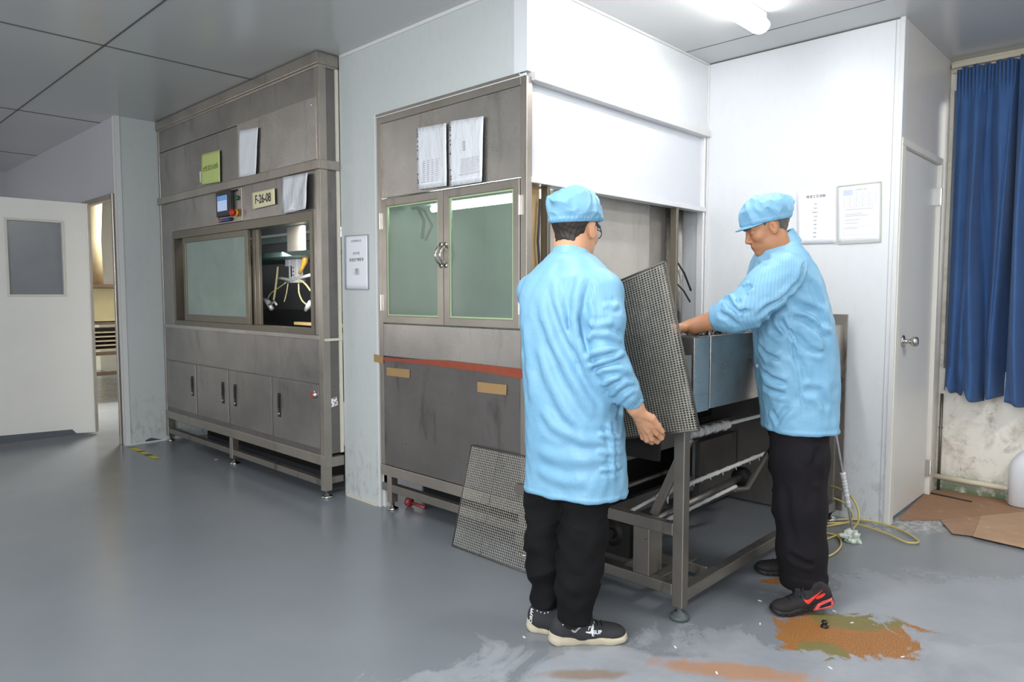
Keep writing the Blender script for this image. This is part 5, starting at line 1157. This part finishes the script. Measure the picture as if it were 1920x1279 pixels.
build('eyebrows', eb, M['hair_b'], body2, smooth=True)
# trousers: straight, turned-up hem
t2 = [L_(1499, 770, 2.83), L_(1500, 860, 2.81), L_(1500, 950, 2.79), L_(1503, 1030, 2.775), L_(1507, 1082, 2.77)]; r2 = [.118, .108, .098, .092, .090]
t2b = [L_(1490, 770, 2.93), L_(1488, 870, 2.97), L_(1490, 960, 3.02), L_(1498, 1045, 3.06)]; r2b = [.108, .094, .084, .074]
cr2t = creases(lambda P: chain(P, t2, r2, .03), [([(1535, 835), (1528, 870), (1535, 900), (1542, 905)], .012, .010), ([(1510, 860), (1520, 900), (1515, 960)], .014, .006), ([(1475, 1035), (1495, 1050), (1530, 1060)], .010, .008), ([(1470, 900), (1480, 980), (1490, 1040)], .014, .006), ([(1455, 1078), (1490, 1082), (1550, 1068)], .005, .007)], 2.4, 3.2)
def tr2(P):
    a = chain(P, t2, r2, .03)*1.0; m = np.abs(a) < .04; o = np.zeros(len(P)); Q = P[m]; o[m] = apply_creases(Q, cr2t)-.002*wav(Q, 24, 1); a = a+o
    a = smax(a-.0035*(P[:, 2] < t2[-1][2]+.018), t2[-1][2]-.036-P[:, 2], .004); b = smax(leg_sdf(P, t2b, r2b, 3, .004), t2b[-1][2]-.02-P[:, 2], .006); return smax(smin(a, b, .01), P[:, 2]-(lev2[0][0][2]+.12), .01)
sdfmesh('trousers', [(tr2, *bb(t2+t2b, .14), .0055)], M['trouser_b'], body2)
d2_ = PZ(1443, 1150, 0); dir2 = DR(-92)
s3_, on3, tw3, ax3 = shoe(body2, 'shoe', d2_-dir2*.285, d2_, .036, 'air', True, .90)
s3_['label'] = 'front shoe with a red tick mark and coral red heel sole, heel lifted'
to3 = PZ(1413, 1072, 0); s4_, on4, tw4, ax4 = shoe(body2, 'shoe', to3-DR(-84)*.285, to3, 0, 'air', False, .90)
s4_['label'] = 'rear shoe, plain black toe'
sock(t2[-1]+UP*.02, 0, tw3((.070, 0, .065)), M['sock'], body2, .74); sock(t2b[-1]+UP*.02, 0, tw4((.070, 0, .065)), M['sock'], body2, .74)
decal('red_tick', [[(.138, .062), (.134, .050), (.127, .041), (.119, .040), (.108, .046), (.090, .057), (.050, .088), (.088, .068), (.112, .058), (.122, .056), (.129, .058)]], on3, M['logo_red'], s3_, 1)
decal('red_oval', [[(.064+.022*math.cos(t), .062+.0065*math.sin(t)-.30*.022*math.cos(t)) for t in [2*math.pi*k/18 for k in range(18)]]], on3, M['logo_red'], s3_, 1)
def hs_(x, z): return (x, z)
decal('coral_heel', [[(.012, .038), (.030, .040), (.060, .038), (.080, .030), (.098, .012), (.104, .003), (.088, .003), (.070, .022), (.034, .030), (.014, .028)], [(.012, .028), (.020, .028), (.024, .012), (.088, .008), (.088, .003), (.010, .004), (.008, .016)]], on3, M['pink_red'], s3_, 1)
# ================================================================== conveyor frame between the two workers
K = thing('conveyor_frame', 'grimy steel conveyor frame with sheet metal trough, between the two workers', 'machine', (3.2, 1.7, 0))
def p3(name, mb, mat, parent=K, **k): return build(name, mb, mat, parent, **k)
KX, KY = 2.337, 1.335
for x, y, h_ in ((KX, KY, 1.02), (3.96, KY, 1.02)):
    y = y if x < 3 else y+.012
    mb = MB(); mb.box((x, y, .05), (x+.045, y+.045, h_)); lg = p3('leg', mb, M['frame_dirty'], bevel=.003)
    mb = MB(); mb.lathe((x+.022, y+.022, 0), (0, 0, 1), [(.036, 0), (.037, .012), (.033, .017), (.027, .019), (.025, .026), (.010, .029), (.009, .056)], 24); build('levelling_foot', mb, plain('foot_grey', '525a58', .5) if x < 3 else M['chrome'], lg, smooth=True)
mb = MB(); mb.box((KX, KY+.045, .325), (KX+.04, Y0, .372)); p3('side_rail', mb, M['frame_dirty'], bevel=.003)
mb = MB(); mb.box((KX, KY+.045, .092), (KX+.04, Y0, .135)); p3('side_rail', mb, M['frame_dirty'], bevel=.003)
mb = MB(); mb.box((KX+.04, KY+.12, .122), (KX+.34, KY+.165, .13)); mb.box((KX+.04, KY+.30, .12), (KX+.16, Y0, .130)); p3('base_plate', mb, M['frame_dirty'], bevel=.002)
mb = MB(); mb.box((KX+.045, KY, .072), (3.96, KY+.045, .118)); p3('front_rail', mb, M['frame_dirty'], bevel=.003)
mb = MB(); mb.box((KX+.13, KY+.045, .075), (KX+.165, Y0, .118)); p3('cross_rail', mb, M['frame_dirty'], bevel=.003)
mb = MB(); mb.box((KX+.27, KY+.045, .085), (KX+.285, Y0, .125)); p3('cross_rail', mb, M['frame_dirty'], bevel=.002)
mb = MB(); mb.box((KX+.002, 1.485, .135), (KX+.10, 1.56, .325)); p3('stanchion', mb, M['frame_dirty'], bevel=.003)
mb = MB(); mb.beam((KX+.06, 1.50, .37), (KX+.05, 1.345, .70), .02, .034, (0, 1, 0)); p3('diagonal_brace', mb, M['frame_dirty'], bevel=.002)
# pillow block at the left
mb = MB(); q = PX(1150, 998, KX+.06); mb.lathe((KX+.05, q[1], q[2]-.0), (-1, 0, 0), [(.055, -.03), (.055, .0), (.04, .012), (.036, .006), (.024, .006), (.02, .02), (0, .021)], 28); mb.box((KX+.05, q[1]-.09, q[2]-.09), (KX+.08, q[1]+.07, q[2]+.05))
p3('bearing_block', mb, M['blackened'], smooth=False)
# rods, roller, wrapped pipes (parallel to the front)
M['foam'] = plain('grubby_white_wrap', 'e0e0e0', .8, 0, .12, 25, bump=.6)
def wrapped(name, a, b, r, mat, lump=.3, n=46, seed=0):
    a, b = np.array(a), np.array(b); mb = MB(); pts = []; rr = []
    for i in range(n+1):
        t = i/n; pts.append(tuple(a+(b-a)*t)); rr.append(r*(1+lump*mnoise.noise(Vector((t*26+seed, seed*3.1, 0)))+lump*.6*mnoise.noise(Vector((t*70, seed, 5)))))
    mb.tube(pts, rr, 10)
    return mb
yR = 1.62
e0, e1 = PY(1296, 812, yR), PY(1430, 778, yR); mb = wrapped('', e0+(e0-e1)*.12, e0+(e1-e0)*1.5, .010, None, .35, seed=1)
for k in range(14):
    p = e0+(e1-e0)*(-.06+.04*k); mb.lathe(p+np.array([0, 0, -.004]), (1, 0, .1), [(.001, -.022), (.021+.006*math.sin(k*2.2), -.008), (.021+.005*math.cos(k*3), .008), (.001, .022)], 9)
p3('wrapped_rod', mb, M['foam'], smooth=True)
yR = 1.66
e0, e1 = PY(1262, 920, yR), PY(1441, 846, yR); e1[2] = e0[2]+.012
mb = wrapped('', e0-(e1-e0)*.0, e1, .0105, None, .45, seed=2)
for k in range(12):
    t = .12+.07*k+.015*math.sin(k*5); p = e0+(e1-e0)*t; mb.tube([tuple(p), tuple(p+np.array([.004*math.sin(k), -.006, -.018-.008*math.sin(k*3)]))], [.004, .0015], 6)
p3('wrapped_rod', mb, M['foam'], smooth=True)
mb = MB(); mb.tube([tuple(PY(1232, 932, yR)), tuple(PY(1248, 922, yR)), tuple(PY(1262, 912, yR))], [.008, .022, .018], 9); mb.tube([tuple(PY(1251, 925, yR)), tuple(PY(1252, 944, yR))], [.008, .004], 7); p3('foam_lump', mb, M['foam'], smooth=True)
yR = 1.74
e0, e1 = PY(1222, 975, yR), PY(1390, 893, yR); e1[2] = e0[2]+.03
mb = MB(); mb.cyl(tuple(e0-(e1-e0)*.05), tuple(e1), .019, 20); p3('roller_shaft', mb, M['steel_bright'], smooth=True)
mb = MB(); mb.lathe(tuple(e1), (1, 0, .02), [(.03, -.03), (.05, -.02), (.055, .0), (.05, .03), (0, .032)], 24); p3('shaft_bearing', mb, M['blackened'], smooth=True)
e0, e1 = PY(1180, 960, 1.72), PY(1262, 915, 1.72); mb = wrapped('', e0, e1, .008, None, .2, seed=4); p3('wrapped_rod', mb, M['foam'], smooth=True)
yR = 1.60
e0, e1 = PY(1245, 978, yR), PY(1380, 917, yR); e1[2] = e0[2]+.02
mb = wrapped('', e0, e1, .009, None, .3, seed=3); p3('wrapped_rod', mb, M['foam'], smooth=True)
mb = MB(); g0 = PY(1378, 918, 1.6); g1 = PY(1400, 916, 1.6); g2 = PY(1420, 880, 1.6); g3 = PY(1440, 848, 1.6); mb.tube([tuple(g0), tuple(g1)], .012, 8); mb.beam(tuple(g1), tuple(g3), .014, .03, (1, 0, 0)); p3('bracket_arm', mb, M['frame_dirty'])
mb = MB(); mb.tube([tuple(PY(1140, 925, 1.95)), tuple(PY(1262, 880, 1.95))], .012, 8); mb.tube([tuple(PY(1150, 915, 1.98)), tuple(PY(1225, 895, 1.98))], .008, 8); p3('rear_rod', mb, M['frame_dirty'], smooth=True)
mb = MB(); q = [PY(x, y, 1.95) for x, y in ((1375, 885), (1440, 850), (1452, 955), (1375, 925))]
mb.box((3.55, 1.93, .05), (3.99, 1.96, .42)); mb.box((2.42, 1.98, .42), (4.0, 2.0, .50)); mb.box((2.42, 1.94, .16), (3.5, 1.97, .24)); p3('rear_plate', mb, M['steel_dark'])
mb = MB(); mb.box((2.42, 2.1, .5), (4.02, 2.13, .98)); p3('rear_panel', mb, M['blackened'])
mb = MB(); mb.box((4.0, 1.66, .012), (4.012, Y0-.02, .98)); p3('end_sheet', mb, M['steel_dark'])
# trough (the box the right worker reaches into)
TZ0, TZ1 = .80, 1.085
mb = MB(); t0 = 2.525
mb.box((t0, KY, TZ0), (4.0, KY+.006, TZ1)); mb.box((t0, KY, TZ1-.003), (4.0, KY+.03, TZ1))
tr_ = p3('trough_front', mb, M['steel_bright'], bevel=.002)
mb = MB(); mb.lathe((3.0, KY, .95), (0, -1, 0), [(.011, 0), (.011, .006), (0, .008)], 14); build('bolt', mb, M['chrome'], tr_, smooth=True)
mb = MB(); mb.box((2.40, KY+.001, TZ0-.005), (t0-.006, KY+.007, TZ1)); mb.box((2.40, KY+.001, TZ1-.003), (t0-.006, KY+.03, TZ1)); mb.box((2.40, KY-.001, .862), (t0-.006, KY+.002, .868)); p3('trough_front', mb, M['steel_bright'], bevel=.002)
mb = MB(); mb.box((2.40, KY+.006, TZ0), (2.406, Y0, TZ1)); mb.box((3.985, KY+.006, TZ0), (3.991, Y0, TZ1)); mb.box((2.40, KY+.006, TZ0+.03), (4.0, Y0, TZ0+.036)); p3('trough_shell', mb, M['steel'])
mb = MB(); mb.box((2.42, KY+.03, .99), (3.98, Y0-.01, 1.0)); p3('trough_belt', mb, M['rubber'])
mb = MB(); mb.box((4.0, KY-.02, .06), (4.012, KY+.28, 1.14)); p3('end_plate', mb, M['frame_dirty'], bevel=.002)
mb = MB(); mb.box((2.45, 1.80, .60), (3.05, 1.81, .80)); p3('hanging_plate', mb, plain('tan_steel', 'a2917f', .5, .4, .1, 40))
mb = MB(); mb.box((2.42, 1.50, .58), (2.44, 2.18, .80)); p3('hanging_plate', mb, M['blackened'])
mb = MB(); mb.box((2.95, KY+.004, TZ1+.0002), (3.6, KY+.10, TZ1+.006)); tag(build('flat_strip', mb, M['paper'], bevel=.001), 'thin white strip lying on the trough edge by the right worker', 'strip')
# small dark parts lying on the trough edge
M['black_part'] = plain('black_moulded', '17181b', .35)
mb = MB()
for i in range(60):
    x = 2.60+.34*random.random(); y = KY+.05+.10*random.random(); a = random.random()*3
    mb.beam((x, y, TZ1-.004), (x+.02*math.cos(a), y+.02*math.sin(a), TZ1+.008+.010*random.random()), .007, .005)
tag(build('plastic_parts', mb, M['black_part']), 'heap of tiny black moulded parts in the trough under the right worker\'s sleeve', 'parts', kind='stuff')
# ================================================================== wire racks
def rack_mesh(O, U, V, w, h, du, dv, r, bars, rod=.0045, lay=.0):
    """rack in the plane O + s*U + t*V; returns mesh builders for wires and frame"""
    O, U, V = (np.array(q, float) for q in (O, U, V)); U /= np.linalg.norm(U); V -= U*(V@U); V /= np.linalg.norm(V); Nn = np.cross(U, V)
    wi = MB(); fr = MB(); nu, nv = int(round(w/du)), int(round(h/dv))
    for i in range(1, nu):
        s = w*i/nu; wi.beam(tuple(O+U*s+Nn*r), tuple(O+U*s+V*h+Nn*r), 2*r, 2*r, tuple(Nn))
    for j in range(1, nv):
        t = h*j/nv; wi.beam(tuple(O+V*t-Nn*r), tuple(O+V*t+U*w-Nn*r), 2*r, 2*r, tuple(Nn))
    c = [O, O+U*w, O+U*w+V*h, O+V*h]
    for k in range(4): fr.tube([tuple(c[k]), tuple(c[(k+1) % 4])], rod, 8)
    br = []
    for s in bars:
        b = MB(); b.beam(tuple(O+U*s*w-Nn*(r+.002)), tuple(O+U*s*w+V*h-Nn*(r+.002)), .006, .004, tuple(Nn)); br.append(b)
    return wi, fr, br
M['wire'] = plain('galvanised_wire', 'c9c6bc', .45, .4, .15, 30)
M['wire_dark'] = plain('paint_caked_wire', 'b9b6ab', .5, .3, .25, 30)
M['rod'] = plain('dark_rod', '5b5751', .5, .5, .15, 20)
def rack(label, group, O, U, V, w, h, du, dv, r, bars, wm, rodm, rod=.0045):
    wi, fr, br = rack_mesh(O, U, V, w, h, du, dv, r, bars, rod)
    t = thing('wire_rack', label, 'wire rack', tuple(np.array(O, float)), group)
    build('wire_mesh', wi, wm, t, fixn=False); build('rim', fr, rodm, t, smooth=True)
    for b in br: build('stiffener', b, rodm, t)
    return t
# one leaning on the booth
bl, tl = PX(848, 1018, 2.275), PX(860, 833, XW-.012)
bl[2] = .004; 
V_ = tl-bl; br_ = PZ(1003, 1078, .004); br_[0] = bl[0]+.0
rack('large silvery wire rack standing on the floor against the booth, behind the left worker', None, bl, br_-bl, V_, .56, float(np.linalg.norm(V_)), .0120, .0120, .0008, (.34, .80), M['wire'], M['rod'], .003)
# two held by the left worker
Rb, Rt = PD(1311, 806, 2.42), PD(1273, 481, 2.43); Lb, Lt = PD(1168, 822, 2.78), PD(1160, 553, 2.80)
RU = Rb-Lb; RV = ((Lt-Lb)+(Rt-Rb))/2; RO = Lb-RU*.30
rw, rh = float(np.linalg.norm(RU)*1.30), float(np.linalg.norm(Rt-Rb))
NN = np.cross(RU, RV); NN /= np.linalg.norm(NN)
if NN@WV < 0: NN = -NN
rack('paint-caked wire rack held up by the left worker, front one of the two', None, RO, RU, RV, rw, rh, .0155, .0085, .0013, (.33, .53, .74), M['wire_dark'], M['rod'])
rack('darker wire rack held directly behind the front rack by the left worker', None, RO+NN*.010-RU*.035+RV*.003, RU, RV, rw*.94, rh*.985, .0155, .0085, .0022, (.3,), plain('caked_dark_wire', '524f4b', .6, .2, .2, 30), M['rod'])
# ================================================================== small things
F = lambda x, y, z=0.0: PZ(x, y, z)
M['hosey'] = plain('clear_yellow_hose', 'cdbb6e', .22, 0, .08, 10, coat=.5)
def spline(ctrl, n=14):
    C_ = [np.array(c, float) for c in ctrl]; C_ = [2*C_[0]-C_[1]]+C_+[2*C_[-1]-C_[-2]]; out = []
    for i in range(1, len(C_)-2):
        for k in range(n):
            t = k/n; a, b, c, d = C_[i-1:i+3]
            out.append(tuple(.5*((2*b)+(c-a)*t+(2*a-5*b+4*c-d)*t*t+(3*b-a-3*c+d)*t**3)))
    out.append(tuple(C_[-2])); return out
def hp(lst): return [PA(x, y, 2, z) for x, y, z in lst]
for lab, pts in (('long yellow hose lying from the conveyor to the wall corner and back', [(1500, 980, .01), (1560, 975, .01), (1620, 975, .012), (1680, 990, .01), (1722, 1014, .01), (1700, 1017, .01), (1660, 1000, .012), (1600, 982, .014), (1545, 981, .01)]),
                 ('yellow hose loop standing up beside the stick, behind the right worker', [(1530, 915, .14), (1560, 912, .20), (1595, 930, .20), (1611, 965, .12), (1600, 990, .05), (1570, 1003, .012), (1540, 1014, .01), (1510, 1016, .01)]),
                 ('lower yellow hose loop by the heel of the right worker', [(1530, 933, .12), (1565, 935, .13), (1592, 952, .10), (1597, 975, .04), (1560, 985, .01), (1525, 990, .01), (1545, 998, .01), (1570, 1005, .01), (1577, 1022, .01), (1560, 1040, .01), (1530, 1047, .01), (1500, 1045, .01)])):
    mb = MB(); mb.tube(spline(hp(pts)), .0052, 8); tag(build('hose', mb, M['hosey'], smooth=True), lab, 'hose')
# leaning stick with tape, and the rag at its foot
st = PZ(1601, 1010, .01); tp0 = PX(1560, 780, XR-.15); tp0 = np.array([st[0]+.12, st[1]+.12, .62]); tp0 = PD(1562, 782, (st@WV)-.06)
S1 = thing('stick', 'thin grey-white stick wrapped with tape leaning beside the right worker', 'stick', tuple(st))
mb = MB(); mb.tube([tuple(st+(tp0-st)*t) for t in (0, .3, .6, 1.15)], .006, 8); build('rod', mb, plain('stick_paint', 'a9a5a8', .6, 0, .2, 40), S1, smooth=True)
mb = wrapped('', st+(tp0-st)*.27, st+(tp0-st)*.55, .013, None, .35, seed=6); build('tape_wrap', mb, plain('white_tape', 'dddddd', .6), S1, smooth=True)
def lump(name, c, r, mat, label, cat, seed=0, sq=(1, 1, .6), amp=.35):
    bm = bmesh.new(); bmesh.ops.create_icosphere(bm, subdivisions=4, radius=1)
    mb = MB(); vs = []
    for v in bm.verts:
        d = 1+amp*mnoise.noise(v.co*1.7+Vector((seed, 0, 0)))+amp*.4*mnoise.noise(v.co*5+Vector((seed, 3, 0)))
        z = v.co.z*sq[2]*r*d; vs.append((c[0]+v.co.x*sq[0]*r*d, c[1]+v.co.y*sq[1]*r*d, max(.001, c[2]+z)))
    mb.add(vs, [tuple(q.index for q in f.verts) for f in bm.faces]); bm.free()
    return tag(build(name, mb, mat, smooth=True), label, cat)
q = F(1596, 1008, .02)
def rag_mat():
    m = NT('rag_cloth'); s_ = m.ramp(m.noise(14, 3, .5), [(.52, 0.0), (.58, 1.0)]); m.set(Base_Color=m.mix(s_, hexc('d5dbd2'), hexc('8fb08f')), Roughness=.85); return m.mat
lump('rag', (q[0], q[1], .02), .05, rag_mat(), 'crumpled white and green rag on the floor at the foot of the stick', 'rag', 3, (1.1, .8, .7), .7)
# black grommet on the stain
q = F(1546, 1176); G = MB(); G.lathe((q[0], q[1], 0), (0, 0, 1), [(.014, 0), (.014, .006), (.008, .008), (.008, .016), (.012, .018), (.010, .024), (0, .025)], 16)
tag(build('rubber_plug', G, M['black_part'], smooth=True), 'small black rubber plug on the rusty floor stain', 'plug')
# pink chip near the long cabinet, white flakes
q = F(405, 862); G = MB(); G.box((q[0]-.012, q[1]-.008, 0), (q[0]+.012, q[1]+.008, .004)); tag(build('pink_chip', G, plain('pink_chip', 'c98f8f', .5)), 'tiny pink chip on the floor in front of the long cabinet', 'chip')
G = MB()
for x, y in ((1345, 1265), (1567, 1148), (1425, 1172), (1695, 1232), (1268, 1216), (985, 1197), (1428, 1128), (1600, 1168), (1560, 1255)):
    q = F(x, y); a = random.random()*3; G.beam((q[0], q[1], .0015), (q[0]+.014*math.cos(a), q[1]+.014*math.sin(a), .002), .005, .002)
tag(build('paint_flakes', G, M['paper']), 'scattered white paint flakes on the floor around the two workers', 'flakes', kind='stuff')
# hazard tape on the floor
A0, A1 = F(244, 838), F(294, 860); G1, G2 = MB(), MB(); d = (A1-A0); n_ = np.array([-d[1], d[0], 0]); n_ = n_/np.linalg.norm(n_)*.022
def strip(mb, t0, t1, z):
    a, b = A0+d*t0, A0+d*t1; sk = d*.05; mb.prism([tuple(a-n_), tuple(b-n_), tuple(b+n_+sk), tuple(a+n_+sk)], (0, 0, z))
strip(G1, 0, 1.0, .0008)
ht = tag(build('hazard_tape', G1, M['black']), 'yellow and black hazard tape on the floor by the white column', 'tape')
for a, b in ((.08, .34), (.45, .62), (.76, .97)): strip(G2, a, b, .0014)
build('yellow_stripes', G2, M['yellow'] if False else plain('tape_yellow', 'd8c21f', .5), ht)
# cardboard sheets
def card_mat(ca, cb):
    m = NT('cardboard_'+ca); w = m.node('ShaderNodeTexWave'); w.inputs['Scale'].default_value = 55; w.inputs['Distortion'].default_value = 1.5; m.link(m.coord(), w.inputs[0])
    n = m.noise(6, 6, .7); c = m.mix(n, hexc(ca), hexc(cb)); c = m.mix(m.math('MULTIPLY', m.ramp(m.noise(13, 6, .7), [(.6, 0.0), (.72, 1.0)]), .5), c, hexc('c9beb2'))
    m.set(Base_Color=c, Roughness=.8); m.bump(w.outputs[1], .25, .002); return m.mat
CM = [card_mat('8a664b', 'a88468'), card_mat('87674f', 'b39178'), card_mat('9c7a5e', 'c0a184')]
for lab, z, pts in (('large brown cardboard sheet on the floor in the corner, under the other pieces\' edges', .001, [(1683, 976), (1738, 922), (1815, 916), (1880, 938), (1960, 955), (1925, 968), (1840, 972), (1750, 976)]),
                    ('small torn brown cardboard piece in front of the large sheet', .006, [(1763, 978), (1838, 971), (1825, 1008), (1785, 1003)]),
                    ('brown cardboard sheet reaching the right edge of the photo', .010, [(1838, 972), (1960, 960), (1990, 1040), (1920, 1032), (1824, 1010)])):
    G = MB(); G.prism([tuple(F(x, y)+np.array([0, 0, z])) for x, y in pts], (0, 0, .004)); tag(build('cardboard_sheet', G, CM[0 if z < .002 else 1 if z < .007 else 2], bevel=.001), lab, 'cardboard')
G = MB(); a, b = F(1742, 924, .008), F(1822, 941, .008); G.tube([tuple(a), tuple(b)], .005, 8); tag(build('dark_rod', G, M['rubber'], smooth=True), 'thin black rod lying on the cardboard by the white door', 'rod')
# white canister at the right edge
q = F(1925, 950); cx_, cy_ = q[0]-.0, q[1]-.02; J = thing('canister', 'translucent white plastic canister on the cardboard, cut by the right edge of the photo', 'canister', (cx_, cy_, 0))
G = MB(); zz = [(0, .9), (.01, 1), (.20, 1.0), (.235, .92), (.27, .7), (.30, .4)]
G.loft([[(cx_+.095*s*(abs(math.cos(t))**.5)*math.copysign(1, math.cos(t)), cy_+.11*s*(abs(math.sin(t))**.5)*math.copysign(1, math.sin(t)), .006+z*1.1) for t in [2*math.pi*k/32 for k in range(32)]] for z, s in zz])
build('jug', G, plain('milky_plastic', 'd9dce2', .35, 0, .03), J, smooth=True, bevel=0)
G = MB(); G.cyl((cx_-.02, cy_, .33), (cx_-.02, cy_, .375), .03, 20); build('cap', G, M['paper'], J, smooth=True)
# red rag / tool under machine 2
q = PX(778, 922, XW+.10); G = MB(); q = F(780, 930); q = PX(776, 918, XW+.12)
G.cyl((XW+.12, q[1]+.03, max(q[2], .03)), (XW+.12, q[1]-.10, max(q[2], .03)-.004), .010, 12); G.lathe((XW+.12, q[1]+.03, max(q[2], .03)), (0, 1, 0), [(.01, 0), (.028, .005), (.028, .025), (.0, .03)], 14)
o = tag(build('red_tool', G, plain('faded_red', '9b3b3f', .4), smooth=True), 'small red handled tool on the floor under the booth, behind its lower rail', 'tool')
o.location.z = .001
# machinery and shelf seen through the doorway
Q = thing('back_room_machine', 'cream cabinet on dark legs seen through the open doorway', 'machine', (3.0, 9.4, 0))
M['cream_m'] = plain('cream_enamel', 'a49a76', .5, 0, .1); M['brown_m'] = plain('brown_frame', '5c4a34', .6, 0, .2, 8)
G = MB(); G.box((2.35, 8.9, .92), (3.5, 10.3, 1.32)); build('cabinet_body', G, M['cream_m'], Q, bevel=.01)
G = MB(); G.box((2.3, 8.85, 1.32), (3.55, 10.35, 1.36)); 
for k in range(6): G.cyl((2.4+.02*k, 8.95+.2*k, 1.36), (2.4+.02*k, 8.95+.2*k, 1.42), .015, 10)
build('top_plate', G, M['brown_m'], Q)
for x, y in ((2.35, 8.9), (3.45, 8.9), (2.35, 10.25), (3.45, 10.25)):
    G = MB(); G.box((x, y, 0), (x+.06, y+.06, .92)); build('leg', G, M['brown_m'], Q)
G = MB()
for z in (.32, .55, .9): G.box((2.35, 8.9, z), (3.5, 8.95, z+.04)); G.box((2.35, 8.9, z), (2.4, 10.3, z+.04))
build('frame_rail', G, M['brown_m'], Q)
G = MB()
for k in range(5): G.box((2.42, 9.0, .60+.05*k), (3.4, 10.2, .615+.05*k))
tag(build('sheet_stack', G, plain('pale_sheets', 'd9cdb4', .6)), 'pale sheets stacked on the frame seen through the doorway', 'sheets')
G = MB(); G.tube([(2.75, 9.6, 1.37), (2.74, 9.6, 1.9), (2.77, 9.6, 2.4), (2.77, 9.6, 2.66)], .07, 16); tag(build('duct_hose', G, plain('duct_grey', '8d8268', .5, 0, .2, 60), smooth=True), 'grey duct hose rising behind the doorway to the ceiling', 'duct')
